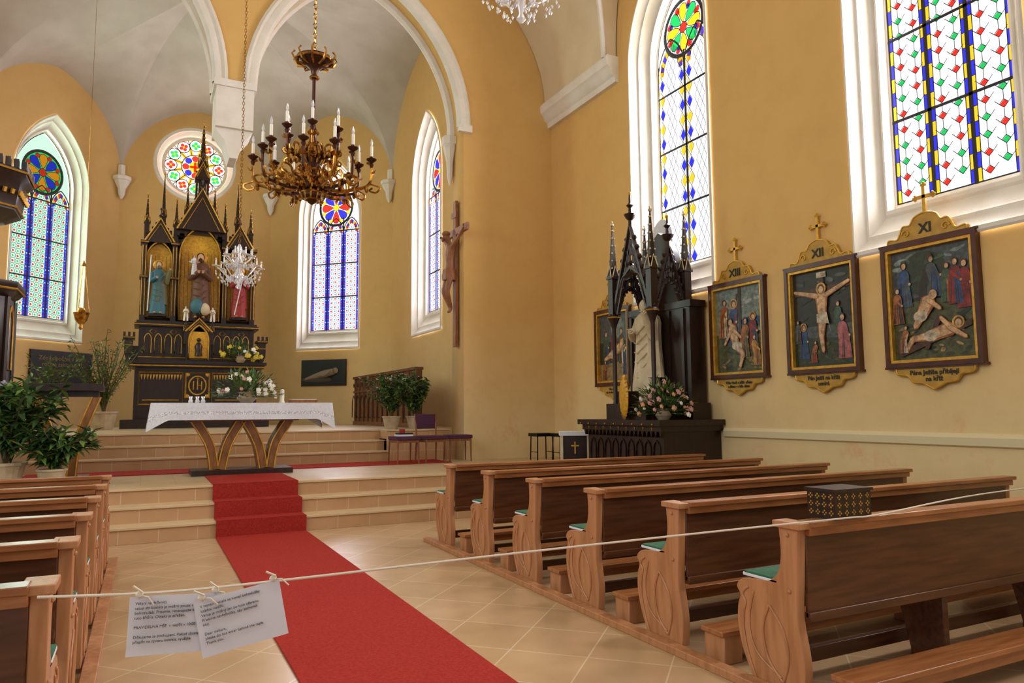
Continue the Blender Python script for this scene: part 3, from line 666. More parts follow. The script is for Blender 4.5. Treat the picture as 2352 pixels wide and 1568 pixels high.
# ------------------------------------------------------------------ figures
def robed(mb,x,y,z,H,robe,mantle,skin,hair,lean=0,arms='fold',beard=False,n=20,ws=1.0):
    h=H
    mb.lathe([(.17*h,0),(.165*h,.1*h),(.135*h,.3*h),(.115*h,.5*h),(.11*h,.6*h),(.125*h,.72*h),(.12*h,.79*h),(.07*h,.84*h),(.04*h,.86*h)],(x,y,z),robe,n=n,sx=ws,sy=.75*ws,fold=.08,nf=9)
    mb.lathe([(.175*h,.18*h),(.16*h,.3*h),(.14*h,.5*h),(.135*h,.65*h),(.14*h,.75*h),(.125*h,.81*h),(.075*h,.85*h)],(x+.015*h,y+.03*h,z),mantle,n=n,sx=ws,sy=.8*ws,fold=.1,nf=7,rot=.5)
    mb.tube([(x,y,z+.83*h),(x,y-.005*h,z+.9*h)],.032*h,skin,n=8)
    mb.ball((x,y-.01*h,z+.925*h),(.046*h,.052*h,.065*h),skin,n=12,k=8)
    mb.ball((x,y-.06*h,z+.92*h),(.01*h,.014*h,.014*h),skin,n=6,k=4)
    mb.ball((x,y+.008*h,z+.94*h),(.056*h,.058*h,.062*h),hair,n=12,k=8)
    mb.ball((x,y+.03*h,z+.88*h),(.055*h,.035*h,.07*h),hair,n=10,k=6)
    if beard:mb.ball((x,y-.045*h,z+.875*h),(.03*h,.025*h,.04*h),hair,n=8,k=5)
    for q in(-1,1):
        sh=(x+q*.12*h*ws,y,z+.77*h);el=(x+q*.165*h*ws,y-.04*h,z+.6*h)
        hd={'fold':(x+q*.03*h,y-.17*h,z+.68*h),'open':(x+q*.24*h,y-.14*h,z+.62*h),'bless':(x+q*(.19 if q>0 else .03)*h,y-.16*h,z+(.66 if q<0 else .82)*h)}[arms]
        mb.tube([sh,el,hd],[.04*h,.045*h,.032*h],mantle if q>0 else robe,n=10)
        mb.ball(hd,(.02*h,.026*h,.022*h),skin,n=8,k=5)
        for k in range(4):
            mb.tube([(hd[0]+(k-1.5)*.009*h,hd[1]-.01*h,hd[2]),(hd[0]+(k-1.5)*.011*h,hd[1]-.035*h,hd[2]+.02*h)],.005*h,skin,n=4)
    for q in(-1,1):mb.ball((x+q*.05*h,y-.12*h,z+.015*h),(.025*h,.055*h,.018*h),skin,n=8,k=4)
    for k in range(5):
        t0=.25+.1*k;mb.tube([(x-.11*h*ws,y-.06*h,z+t0*h),(x,y-.11*h,z+(t0-.02)*h),(x+.11*h*ws,y-.07*h,z+(t0+.08)*h)],.007*h,mantle,n=5)
def crucifix():
    e=empty('wall_crucifix');M=T((5.38,13.05,2.75))@Rz(-pi/2);e.matrix_world=M
    b=MB();b.box(-.07,.07,-.03,.03,0,2.9,M_limewood);b.box(-.62,.62,-.03,.03,2.2,2.34,M_limewood);b.box(-.12,.12,-.045,-.03,2.55,2.68,M_limewood)
    o=b.done('cross',bevel=.008);o.parent=e
    me=bpy.data.meshes.new('corpus')
    V=[(0,-.13,1.45),(0,-.12,1.65),(0,-.13,1.88),(0,-.13,2.0),(0,-.2,2.14),(0,-.21,2.2), (.14,-.11,1.98),(.33,-.08,2.1),(.55,-.06,2.25), (-.14,-.11,1.98),(-.33,-.08,2.1),(-.55,-.06,2.25), (.07,-.13,1.38),(.09,-.22,1.08),(.03,-.1,.74),(.03,-.16,.66), (-.07,-.13,1.38),(-.08,-.22,1.08),(-.02,-.1,.74),(-.02,-.16,.66)]
    Ed=[(0,1),(1,2),(2,3),(3,4),(4,5),(2,6),(6,7),(7,8),(2,9),(9,10),(10,11),(0,12),(12,13),(13,14),(14,15),(0,16),(16,17),(17,18),(18,19)]
    R=[.1,.085,.12,.05,.075,.075,.05,.035,.022,.05,.035,.022,.075,.055,.03,.028,.075,.055,.03,.028]
    me.from_pydata(V,Ed,[]);o=bpy.data.objects.new('corpus',me);bpy.context.collection.objects.link(o);me.materials.append(M_limewood)
    s=o.modifiers.new('skin','SKIN')
    for i,r in enumerate(R):me.skin_vertices[0].data[i].radius=(r,r)
    me.skin_vertices[0].data[0].use_root=True
    o.modifiers.new('sub','SUBSURF').levels=2;o.modifiers['sub'].render_levels=2;o.parent=e
    b=MB();b.lathe([(.13,0),(.14,.08),(.12,.2),(.11,.22)],(0,-.13,1.3),M_limewood,n=14,fold=.1,nf=6)
    b.ball((0,-.2,2.22),(.085,.085,.06),M_limewood);b.ball((0,-.27,2.1),(.03,.03,.05),M_limewood)
    for q in(-1,1):
        for k in range(4):b.tube([(q*.54,-.06,2.25+.008*k),(q*.59,-.075,2.27+.012*k),(q*.6,-.1,2.26+.012*k)],.006,M_limewood,n=4)
    o=b.done('loincloth_and_hair');o.parent=e
crucifix()
# ------------------------------------------------------------------ gothic parts
def pinnacle(mb,x,y,z0,z1,w,wood,gold,crock=5):
    zs=z0+(z1-z0)*.4
    mb.box(x-w,x+w,y-w,y+w,z0,zs,wood);mb.box(x-w*1.35,x+w*1.35,y-w*1.35,y+w*1.35,zs-.02,zs+.03,wood)
    for q in range(4):
        a=q*pi/2;c,s=math.cos(a),math.sin(a)
        mb.add([(x+c*w*1.3-s*w*1.1,y+s*w*1.3+c*w*1.1,zs),(x+c*w*1.3+s*w*1.1,y+s*w*1.3-c*w*1.1,zs),(x+c*w*.9,y+s*w*.9,zs+w*3.2)],[(0,1,2)],wood)
        mb.tube([(x+c*w*1.35-s*w*1.1,y+s*w*1.35+c*w*1.1,zs),(x+c*w*1.0,y+s*w*1.0,zs+w*3.2),(x+c*w*1.35+s*w*1.1,y+s*w*1.35-c*w*1.1,zs)],w*.17,gold,n=4)
    mb.lathe([(w*1.15,0),(w*.12,z1-zs-.06)],(x,y,zs+.03),wood,n=4,rot=pi/4)
    for k in range(1,crock+1):
        t=k/(crock+1);zz=zs+.03+(z1-zs-.06)*t;r=w*(1.1-1.0*t)
        for q in range(4):
            a=q*pi/2+pi/4;mb.ball((x+r*1.2*math.cos(a),y+r*1.2*math.sin(a),zz),w*.24,gold,n=5,k=4)
    mb.box(x-w*.5,x+w*.5,y-.01,y+.01,z1-.07,z1-.04,gold);mb.box(x-.01,x+.01,y-w*.5,y+w*.5,z1-.07,z1-.04,gold);mb.ball((x,y,z1-.01),w*.3,gold,n=6,k=4)
def gable(mb,x,y,z0,z1,hw,dep,wood,gold,crock=5):
    mb.prism([(x-hw,z0),(x+hw,z0),(x,z1)],'y',y,y+dep,wood)
    mb.tube([(x-hw,y-.01,z0),(x,y-.01,z1),(x+hw,y-.01,z0)],.022,gold,n=5)
    mb.tube([(x-hw*.75,y-.01,z0+.02),(x,y-.01,z1-(z1-z0)*.22),(x+hw*.75,y-.01,z0+.02)],.011,gold,n=4)
    for k in range(1,crock+1):
        t=k/(crock+1)
        for q in(-1,1):mb.ball((x+q*hw*(1-t)+q*.025,y+dep/2,z0+(z1-z0)*t+.02),.035,wood,n=6,k=4)
    mb.lathe([(.02,0),(.03,.08),(.06,.12),(.02,.16),(.015,.24),(.035,.28),(.005,.33)],(x,y+dep/2,z1-.03),wood,n=8)
def arch_line(mb,x,y,z0,zs,hw,r,m,R=2.0):
    mb.tube([(a,y,b) for a,b in outline(hw,z0,zs,n=6,R=R,cx=x)],r,m,n=5,closed=True)
# ------------------------------------------------------------------ high altar
a=MB();G=M_gold;D=M_dark
a.box(-1.6,1.6,-1.0,.55,0,.2,D);a.box(-1.35,1.35,-.6,.55,.2,1.42,D);a.box(-1.5,1.5,-.72,.55,1.42,1.5,D);a.box(-1.55,1.55,-.76,.55,1.5,1.57,D)
a.tube([(-1.5,-.77,1.45),(1.5,-.77,1.45)],.016,G,n=4)
for x0,x1 in((-1.25,-.32),(.32,1.25)):
    a.tube([(x0,-.61,.55),(x1,-.61,.55),(x1,-.61,1.3),(x0,-.61,1.3)],.02,G,n=4,closed=True)
    n=14
    for i in range(n):
        xx=x0+.05+(x1-x0-.1)*i/(n-1);a.prism([(xx-.025,1.25),(xx+.025,1.25),(xx,1.12)],'y',-.62,-.6,G)
    a.tube([(x0+.08,-.61,.65),(x1-.08,-.61,.65)],.013,G,n=4)
a.tube([(-.26,-.61,.7),(.26,-.61,.7),(.26,-.61,1.3),(-.26,-.61,1.3)],.024,G,n=4,closed=True)
a.tube([(.19*math.cos(t*pi/12),-.615,1.0+.22*math.sin(t*pi/12)) for t in range(24)],.02,G,n=5,closed=True)
for xx in(-.09,0,.09):a.tube([(xx,-.62,.9),(xx,-.62,1.1)],.016,G,n=5)
a.tube([(0,-.62,1.0),(.09,-.62,1.0)],.012,G,n=4);a.tube([(0,-.62,1.1),(0,-.62,1.2)],.01,G,n=4);a.tube([(-.04,-.62,1.16),(.04,-.62,1.16)],.01,G,n=4)
for q in(-1,1):
    for r in(-1,1):
        a.ball((q*.22,-.61,1.0+r*.26),(.055,.02,.055),G,n=8,k=4)
a.box(-1.3,1.3,-.2,.55,1.57,2.45,D);a.box(-1.4,1.4,-.3,.55,2.42,2.5,D);a.box(-1.36,1.36,-.26,.55,2.5,2.56,D)
a.tube([(-1.4,-.31,2.46),(1.4,-.31,2.46)],.014,G,n=4);a.tube([(-1.3,-.21,1.68),(1.3,-.21,1.68)],.014,G,n=4)
for x in(-1.1,-.88,-.66,-.44,.44,.66,.88,1.1):
    arch_line(a,x,-.215,1.78,2.12,.075,.013,G)
    for k in(-1,1):a.box(x+k*.1-.008,x+k*.1+.008,-.23,-.2,1.7,2.4,D)
for x in(-1.0,-.55,.55,1.0):
    a.tube([(x-.07,-.21,2.3),(x,-.21,2.37),(x+.07,-.21,2.3),(x,-.21,2.23)],.012,G,n=4,closed=True)
for q in(-1,1):
    a.box(q*1.5-.09,q*1.5+.09,-.25,.1,1.75,2.1,D);a.box(q*1.5-.13,q*1.5+.13,-.3,.15,2.1,2.16,D);a.box(min(q*1.3,q*1.5),max(q*1.3,q*1.5),-.1,.1,1.6,1.95,D)
    for i in range(3):a.box(q*1.5-.12+.1*i,q*1.5-.07+.1*i,-.3,-.25,2.16,2.26,D)
    a.tube([(q*1.5-.09,-.26,1.95),(q*1.5+.09,-.26,1.95)],.012,G,n=4);a.tube([(q*1.5-.12,-.31,2.13),(q*1.5+.12,-.31,2.13)],.012,G,n=4);a.prism([(q*1.5-.09,1.75),(q*1.5+.09,1.75),(q*1.5,1.5)],'y',-.2,.05,D)
a.box(-.28,.28,-.5,-.2,1.57,2.4,D);a.prism(outline(.2,1.66,2.08),'y',-.52,-.5,M_goldp);arch_line(a,0,-.525,1.63,2.08,.22,.022,G)
a.lathe([(.09,0),(.07,.1),(.09,.22),(.05,.3),(.02,.32)],(0,-.53,1.72),D,n=10);a.ball((0,-.54,2.1),.05,D)
gable(a,0,-.52,2.3,2.62,.3,.2,D,G,3)
for q in(-1,1):pinnacle(a,q*.3,-.45,2.0,2.8,.035,D,G,2)
a.box(-1.27,1.27,.25,.5,2.56,4.75,D);a.box(-.6,.6,.25,.5,4.7,5.0,D)
for x,hw,z0,zs in((-.92,.28,2.66,4.1),(.92,.28,2.66,4.1),(0,.48,2.62,4.25)):
    a.prism([(x+p,q) for p,q in outline(hw,z0,zs,R=1.6)],'y',.1,.26,M_goldp)
    ol=outline(hw+.02,z0,zs,R=1.6);a.tube([(x+p,.0,q) for p,q in ol],.03,D,n=6,closed=True);a.tube([(x+p*.94,-.03,q) for p,q in ol],.018,G,n=5,closed=True)
    nn=int(hw*2/.09)
    for k in range(nn+1):
        xx=x-hw*.9+k*hw*1.8/nn;a.tube([(xx,.1,z0+.05),(xx,.1,zs+.1)],.004,M_brass,n=4)
for x in(-1.25,-.58,.58,1.25):
    a.box(x-.06,x+.06,-.12,.25,2.56,4.5,D);a.box(x-.09,x+.09,-.16,.25,3.6,3.66,D);a.box(x-.09,x+.09,-.16,.25,4.45,4.52,D)
    a.tube([(x-.035,-.13,2.7),(x-.035,-.13,4.4)],.01,G,n=4);a.tube([(x+.035,-.13,2.7),(x+.035,-.13,4.4)],.01,G,n=4)
    a.tube([(x-.09,-.17,3.63),(x+.09,-.17,3.63)],.012,G,n=4);a.tube([(x-.09,-.17,4.48),(x+.09,-.17,4.48)],.012,G,n=4)
for q in(-1,1):gable(a,q*.92,-.12,4.5,5.1,.34,.3,D,G,4)
a.prism([(-.62,4.8),(.62,4.8),(.62,4.85),(0,5.9),(-.62,4.85)],'y',.0,.3,D)
gable(a,0,-.16,4.88,5.95,.56,.3,D,G,7)
for x,z in((-1.22,5.75),(1.18,5.6),(-.86,6.4),(.88,6.35),(-.57,5.7),(.56,5.7),(-.32,6.1),(.32,6.1)):
    yy=.05 if abs(x) in(1.22,1.18,.57,.56) else .3
    pinnacle(a,x,yy,4.5 if abs(x)>.4 else 5.0,z,.055,D,G,5)
for q in(-1,1):
    for yy in(.15,.35):a.box(q*.13-.025,q*.13+.025,yy-.025,yy+.025,5.5,6.3,D)
a.box(-.18,.18,.08,.42,6.25,6.32,D);gable(a,0,.07,6.3,6.7,.18,.1,D,G,2)
pinnacle(a,0,.25,5.9,7.8,.09,D,G,8)
for q in(-1,1):
    for i in range(6):a.box(q*(.35+.17*i)-.03,q*(.35+.17*i)+.03,-.1,.0,4.72,4.82,D)
a.done('high_altar',smooth=True,M=T((1.13,19.5,ZU)))
S_bl=mat('robe_teal','#3c6a78',.6);S_rd=mat('robe_crimson','#9a2e28',.6);S_gn=mat('robe_olive','#6e6a44',.6);S_br=mat('robe_brown','#6a4630',.6);S_pk=mat('robe_rose','#b88a72',.6);S_gy=mat('hair_grey','#6a5a48',.7);S_hb=mat('hair_brown','#3c2414',.7)
s=MB();s.box(-.2,.2,-.1,.12,0,.06,D);robed(s,0,0,.06,1.3,S_bl,S_gn,M_skin,S_gy,arms='bless',beard=True,ws=.85);s.tube([(-.22,-.2,.1),(-.18,-.2,1.45)],.014,M_cloth,n=6);s.ball((0,.06,1.27),(.13,.02,.13),M_gold)
s.done('saint_statue',M=T((.21,19.35,3.83)))
s=MB();s.box(-.28,.28,-.12,.12,0,.06,D);robed(s,0,0,.06,1.66,S_br,S_br,M_skin,S_hb,arms='fold',beard=True,ws=.82);s.ball((0,.08,1.62),(.17,.02,.17),M_gold)
robed(s,-.15,-.2,1.12,.5,M_cloth,S_pk,M_skin,S_hb,arms='open',ws=.8);s.ball((-.06,-.2,.35),(.16,.12,.2),S_bl);s.ball((.12,-.22,.28),(.12,.1,.16),M_cream)
s.done('saint_joseph_statue',M=T((1.13,19.33,3.75)))
s=MB();s.box(-.2,.2,-.1,.12,0,.06,D);robed(s,0,0,.06,1.3,S_rd,S_rd,M_skin,S_hb,arms='fold',beard=True,ws=.85);s.tube([(-.12,-.25,.1),(.05,-.25,1.0)],.014,M_cloth,n=6);s.ball((0,.06,1.27),(.13,.02,.13),M_gold)
s.done('saint_statue',M=T((2.05,19.35,3.83)))
for x in(.83,1.43):
    c=MB();c.lathe([(.06,0),(.02,.04),(.025,.15),(.05,.2),(.02,.22),(.02,.3)],(0,0,0),M_candle,n=10);robed(c,0,0,.0,.36,M_candle,M_candle,M_candle,M_candle,n=12);c.done('angel_candlestick',M=T((x,19.15,3.73)))
# ------------------------------------------------------------------ side altar
MS=T((7.4,8.98,0))@Rz(-pi/2)
a=MB()
a.box(-.95,.95,-1.0,0.03,0,1.2,D);a.box(-1.0,1.0,-1.08,.03,1.2,1.28,D);a.box(-1.05,1.05,-1.14,.03,1.28,1.36,D)
for i in range(20):a.prism([(-.98+.1*i,1.2),(-.92+.1*i,1.2),(-.95+.1*i,1.12)],'y',-1.06,-1.0,D)
for i in range(9):
    arch_line(a,-.8+.2*i,-1.01,.7,.95,.07,.012,D);cross(a,(-.8+.2*i,-1.085,1.24),.025,G)
for i in range(9):a.ball((-.95+.23*i,-1.15,1.3),.012,G,n=5,k=4)
a.box(-.72,.72,-.28,.0,1.36,3.1,D);a.box(-.8,.8,-.34,.0,1.36,1.6,D);a.box(-.76,.76,-.3,0,3.02,3.12,D)
for i in range(5):a.box(-.73+.32*i,-.67+.32*i,-.31,-.26,1.6,3.0,D)
a.box(-.5,.5,-.95,-.1,1.36,1.6,D);a.box(-.12,.14,-1.0,-.8,1.36,1.78,D);cross(a,(0.01,-1.005,1.56),.09,M_cream)
a.prism(outline(.45,3.12,3.5),'y',-.25,-.15,D)
for x in(-.49,.49):
    for y in(-.78,-.14):
        if y==-.78:
            a.box(x-.08,x+.08,y-.08,y+.08,1.36,1.6,D)
            a.lathe([(.05,0),(.035,.06),(.032,1.2),(.05,1.26),(.09,1.36),(.1,1.4),(.06,1.44)],(x,y,1.58),D,n=10)
            a.tube([(x+.1*math.cos(t),y+.1*math.sin(t),2.96) for t in[2*pi*i/12 for i in range(12)]],.01,G,n=4,closed=True)
        else:a.box(x-.06,x+.06,y-.06,y+.06,1.36,3.0,D)
        pinnacle(a,x,y,2.98,4.52,.06,D,M_cream,6)
def tracery_gable(x0,x1,y0,y1,z0,z1,zt):
    P0=Vector((x0,y0,0));P1=Vector((x1,y1,0))
    def pt(t,z):p=P0.lerp(P1,t);return (p.x,p.y,z)
    a.tube([pt(0.02,z0),pt(.5,z1),pt(.98,z0)],.045,D,n=5);a.tube([pt(.12,z0),pt(.5,z1-.28),pt(.88,z0)],.03,D,n=5)
    for k in range(8):
        t=.5*k/8
        a.tube([pt(.05+t,z0+(z1-z0)*k/8.5),pt(.12+t*.85,z0+.0+(z1-.28-z0)*k/8.5)],.028,D,n=4)
        a.tube([pt(.95-t,z0+(z1-z0)*k/8.5),pt(.88-t*.85,z0+(z1-.28-z0)*k/8.5)],.028,D,n=4)
        for q in(t,1-t):a.ball(pt(q-.04 if q<.5 else q+.04,z0+(z1-z0)*k/8.5+.03),.04,D,n=6,k=4)
    L=(P1-P0).length
    ar_=[(q[0]/L+.5,q[1]) for q in outline(L*.42,2.98,3.05,n=7,R=1.7)][2:]
    a.tube([pt(t,z) for t,z in ar_],.035,D,n=5)
    for k in range(len(ar_)):
        a.tube([pt(*ar_[k]),pt(.5+(ar_[k][0]-.5)*.8,ar_[k][1]-.06)],.025,D,n=4)
    a.tube([pt(.5+.11*math.cos(t),3.68+.1*L*math.sin(t)) for t in[2*pi*i/14 for i in range(14)]],.022,D,n=4,closed=True)
    a.tube([pt(.02,3.0),pt(.3,3.55),pt(.5,3.62)],.04,D,n=4);a.tube([pt(.98,3.0),pt(.7,3.55),pt(.5,3.62)],.04,D,n=4)
    p=pt(.5,z1);a.lathe([(.03,0),(.03,.1),(.07,.14),(.1,.2),(.03,.22),(.025,.3),(.06,.34),(.02,.38),(.015,zt-z1)],(p[0],p[1],z1-.03),D,n=8);a.ball((p[0],p[1],zt),.03,G,n=6,k=4)
tracery_gable(-.49,.49,-.78,-.78,3.0,4.35,4.85)
tracery_gable(.49,.49,-.78,-.14,3.0,3.95,4.4);tracery_gable(-.49,-.49,-.78,-.14,3.0,3.95,4.4)
a.done('side_altar',smooth=True,M=MS)
s=MB();s.lathe([(.2,0),(.2,.1),(.17,.14)],(0,0,0),M_cream,n=8);robed(s,0,0,.12,1.5,M_cream,M_cream,M_cream,M_cream,arms='bless',n=28);s.done('madonna_statue',M=MS@T((-.06,-.5,1.6)))
s=MB();s.lathe([(.001,-.02),(.2,-.02),(.24,0),(.2,.03),(.001,.03)],(0,0,0),M_goldp,n=28,sx=.72,sy=1.3)
for i in range(24):
    t=2*pi*i/24;s.tube([(.15*math.cos(t),.29*math.sin(t),.02),(.185*math.cos(t),.33*math.sin(t),.0)],.012,M_gold,n=5)
s.done('gilded_oval_relief',M=MS@T((.08,-1.02,1.36+.335))@Rz(-.3)@Matrix.Rotation(pi/2,4,'X'))
s=MB();s.prism(outline(.27,3.2,3.95,R=1.2),'x',-.02,.02,M_cloth);s.done('white_window_board',M=T((7.5,9.3,.35)))
# ------------------------------------------------------------------ foliage
def leaf(mb,p,d,l,w,m):
    d=Vector(d).normalized();s=d.cross(Vector((0,0,1)))
    if s.length<.1:s=Vector((1,0,0))
    s.normalize();n=s.cross(d);p=Vector(p)
    mb.add([tuple(p),tuple(p+d*l*.45+s*w+n*w*.3),tuple(p+d*l-n*l*.12),tuple(p+d*l*.45-s*w+n*w*.3)],[(0,1,2),(0,2,3)],m)
def plant(name,base,H,spread,stems,lps,ll,lw,pot,ms,droop=.2):
    b=MB()
    if pot:b.lathe([(pot*.7,0),(pot,pot*1.3),(pot*1.08,pot*1.35),(pot*1.08,pot*1.5),(pot*.9,pot*1.5),(pot*.85,pot*1.3)],base,M_pot,n=18)
    z0=base[2]+(pot*1.4 if pot else 0)
    for i in range(stems):
        a_=random.uniform(0,2*pi);r=spread*math.sqrt(random.random());h=H*random.uniform(.55,1);pts=[]
        for k in range(6):
            t=k/5;pts.append((base[0]+r*math.cos(a_)*t**1.3+random.uniform(-.02,.02),base[1]+r*math.sin(a_)*t**1.3,z0+h*(t-droop*t*t)))
        b.tube(pts,[.008]*5+[.003],M_stem,n=4)
        for k in range(lps):
            t=random.uniform(.2,1);j=min(int(t*5),4);f=t*5-j;q=Vector(pts[j]).lerp(Vector(pts[j+1]),f)
            leaf(b,q,(random.uniform(-1,1),random.uniform(-1,1),random.uniform(-.5,.6)),ll*random.uniform(.7,1.2),lw,random.choice(ms))
    return b.done(name,smooth=False,recalc=False)
plant('potted_schefflera_plant',(-1.5,10.9,ZL),1.55,.6,46,34,.2,.036,.22,[M_leaf,M_leaf,M_leaf2],.35)
plant('potted_schefflera_plant',(-1.0,10.8,ZL),.85,.42,26,28,.19,.034,.16,[M_leaf,M_leaf,M_leaf2],.4)
plant('potted_ficus_plant',(4.35,13.85,ZU),1.15,.62,30,40,.12,.032,.17,[M_leaf,M_leaf2],.25)
plant('potted_ficus_plant',(4.82,13.8,ZU),1.2,.6,26,40,.12,.032,.17,[M_leaf,M_leaf2],.25)
plant('potted_olive_plant',(-.75,17.6,ZU),1.9,.8,34,26,.12,.02,.26,[M_leaf,M_leaf2,M_leaf2],.1)
plant('potted_olive_plant',(-1.75,17.9,ZU),1.7,.6,20,22,.14,.03,.2,[M_leaf2,M_leaf2],.2)
def bouquet(name,c,rx,ry,rz,nf,kinds,nl=220,fs=.035,vase=None):
    b=MB()
    if vase:b.lathe([(vase*.6,0),(vase,.06),(vase*.7,.12),(vase*.9,.16)],(c[0],c[1],c[2]-.02),M_pot,n=14)
    for i in range(nl):
        d=Vector((random.gauss(0,1),random.gauss(0,1),abs(random.gauss(0,1))));d.normalize();k=random.uniform(.3,1)
        p=(c[0]+d.x*rx*k,c[1]+d.y*ry*k,c[2]+.05+d.z*rz*k);leaf(b,p,d+Vector((random.uniform(-.5,.5),random.uniform(-.5,.5),0)),.11,.02,random.choice([M_leaf,M_leaf2]))
    for i in range(nf):
        d=Vector((random.gauss(0,1),random.gauss(0,1),abs(random.gauss(0,.8))));d.normalize();k=random.uniform(.75,1)
        p=(c[0]+d.x*rx*k,c[1]+d.y*ry*k,c[2]+.05+d.z*rz*k);m=FL[random.choice(kinds)];s_=fs*random.uniform(.8,1.3)
        b.ball(p,s_*.7,m,n=8,k=5)
        for q in range(5):
            t=2*pi*q/5;b.ball((p[0]+s_*.6*math.cos(t),p[1]+s_*.3*math.sin(t)-s_*.2,p[2]+s_*.6*math.sin(t)),(s_*.5,s_*.4,s_*.5),m,n=6,k=4)
    return b.done(name,recalc=False)
bouquet('altar_table_bouquet',(1.4,11.75,1.68),.5,.3,.45,30,'wwwp',460,.033,.15)
bouquet('high_altar_bouquet',(2.05,18.6,ZU+1.57),.5,.3,.5,22,'wyyy',260,.045,.12)
bouquet('side_altar_bouquet',(6.58,8.25,1.38),.4,.48,.5,50,'wppo',480,.03,.12)
# ------------------------------------------------------------------ altar table
tx,ty=1.37,11.95;t=MB()
t.box(-.72,.72,-.32,.32,0,.08,M_dark)
def legshape(p0,p1,p2,w0,w1):
    pts=smooth([p0,p1,p2],8);n=len(pts);L=[];Rr=[]
    for i,(x,z) in enumerate(pts):
        w=w0+(w1-w0)*i/(n-1);q=pts[min(i+1,n-1)];r=pts[max(i-1,0)];dx,dz=q[0]-r[0],q[1]-r[1];l=math.hypot(dx,dz)
        L.append((x-dz/l*w,z+dx/l*w));Rr.append((x+dz/l*w,z-dx/l*w))
    return L,Rr
for q in(-1,1):
    for pts in(((q*.4,.08),(q*.47,.45),(q*.68,.82)),((q*.3,.08),(q*.22,.45),(q*.03,.82))):
        L,Rr=legshape(pts[0],pts[1],pts[2],.055,.06)
        t.prism(L+Rr[::-1],'y',-.2,.2,M_tabwood)
        for E in(L,Rr):t.tube([(x,-.205,z) for x,z in E],.012,M_gold,n=5)
t.box(-.8,.8,-.3,.3,.8,.86,M_tabwood);t.box(-1.22,1.22,-.42,.42,.93,1.03,M_tabwood)
t.box(-1.0,1.0,-.3,.3,.86,.93,M_dark)
t.done('altar_table',bevel=.003,M=T((tx,ty,ZL)))
c=MB();hx,hy=1.28,.46;per=[]
N=220
for i in range(N):
    u=4*i/N;k=int(u);f=u-k
    x,y=[(-hx+2*hx*f,-hy),(hx,-hy+2*hy*f),(hx-2*hx*f,hy),(-hx,hy-2*hy*f)][k]
    cd=min(math.hypot(abs(x)-hx,abs(y)-hy),.5)
    nx,ny=[(0,-1),(1,0),(0,1),(-1,0)][k]
    w=math.sin(i*.55)*.012+math.sin(i*.23)*.01
    drop=.25+.16*max(0,1-cd/.22)
    sp=.05*max(0,1-cd/.22)
    per.append((x,y,nx,ny,w,drop,sp*(1 if x>0 else -1),sp*(1 if y>0 else -1)))
vs=[];lv=[0,.1,.5,.68,1.0];zt=1.07
for lvv in lv:
    for (x,y,nx,ny,w,dr,sx,sy) in per:
        vs.append((x+nx*w*lvv+sx*lvv,y+ny*w*lvv+sy*lvv,zt-dr*lvv))
fs=[(j*N+i,j*N+(i+1)%N,(j+1)*N+(i+1)%N,(j+1)*N+i) for j in range(4) for i in range(N)]
c.add(vs,fs[:2*N],M_cloth);c.add(vs,fs[2*N:3*N],M_lace);c.add(vs,fs[3*N:],M_cloth)
c.add([(-hx,-hy,zt),(hx,-hy,zt),(hx,hy,zt),(-hx,hy,zt)],[(0,1,2,3)],M_cloth)
c.done('altar_cloth',recalc=False,M=T((tx,ty,ZL)))
c=MB();c.lathe([(.04,0),(.042,.02),(.035,.03),(.035,.2),(.005,.22)],(0,0,0),M_candle,n=14);c.tube([(0,0,.2),(0,0,.235)],.003,M_black,n=4);c.done('pillar_candle',M=T((1.93,11.8,1.65)))
c=MB();c.box(-.2,.2,-.14,.14,0,.05,M_tabwood);c.box(-.19,.19,-.13,.13,.05,.06,M_paper);c.done('missal_book_stand',M=T((2.28,11.95,1.65)))
c=MB()
for q in(0,.09,.17):c.lathe([(.03,0),(.035,.03),(.02,.06),(.03,.1)],(q,0,0),M_crystal,n=12)
c.done('glass_cruets',M=T((.62,11.8,1.65)))
t=MB()
for q in(-1,1):
    L,Rr=legshape((q*.09,.06),(q*.14,.5),(q*.36,1.17),.05,.05);t.prism(L+Rr[::-1],'y',-.15,.15,M_tabwood)
    for E in(L,Rr):t.tube([(x,-.155,z) for x,z in E],.012,M_gold,n=5)
t.box(-.3,.3,-.25,.25,0,.06,M_dark);t.prism([(-.28,1.24),(.28,1.24),(.28,1.31),(-.28,1.34)],'x',-.44,.44,M_dark);t.box(-.38,.38,-.17,.17,1.16,1.25,M_dark)
t.done('ambo_lectern',bevel=.003,M=T((-.95,11.9,ZL)))
# ------------------------------------------------------------------ chairs
def chair(x,y,rot,back=True,name='upholstered_chair'):
    c=MB();h=.44
    for sx in(-1,1):
        c.tube([(sx*.2,-.18,0),(sx*.19,-.17,h)],[.014,.02],M_chair,n=6);c.tube([(sx*.21,.2,0),(sx*.2,.17,h)],[.014,.02],M_chair,n=6)
        if back:c.tube([(sx*.2,.17,h-.05),(sx*.205,.2,.65),(sx*.2,.25,.86)],[.02,.018,.014],M_chair,n=6)
        c.box(sx*.19-.015,sx*.19+.015,-.17,.17,h-.07,h-.02,M_chair)
    c.box(-.19,.19,-.19,-.16,h-.07,h-.02,M_chair);c.box(-.22,.22,-.21,.2,h-.02,h+.04,M_purple)
    if back:c.box(-.2,.2,.2,.235,.6,.86,M_purple)
    return c.done(name,bevel=.006,M=T((x,y,ZL+.012))@Rz(rot))
chair(4.1,12.3,.1,False,'upholstered_stool');chair(4.62,12.35,.15,True);chair(5.2,12.5,-.1,False,'upholstered_stool')
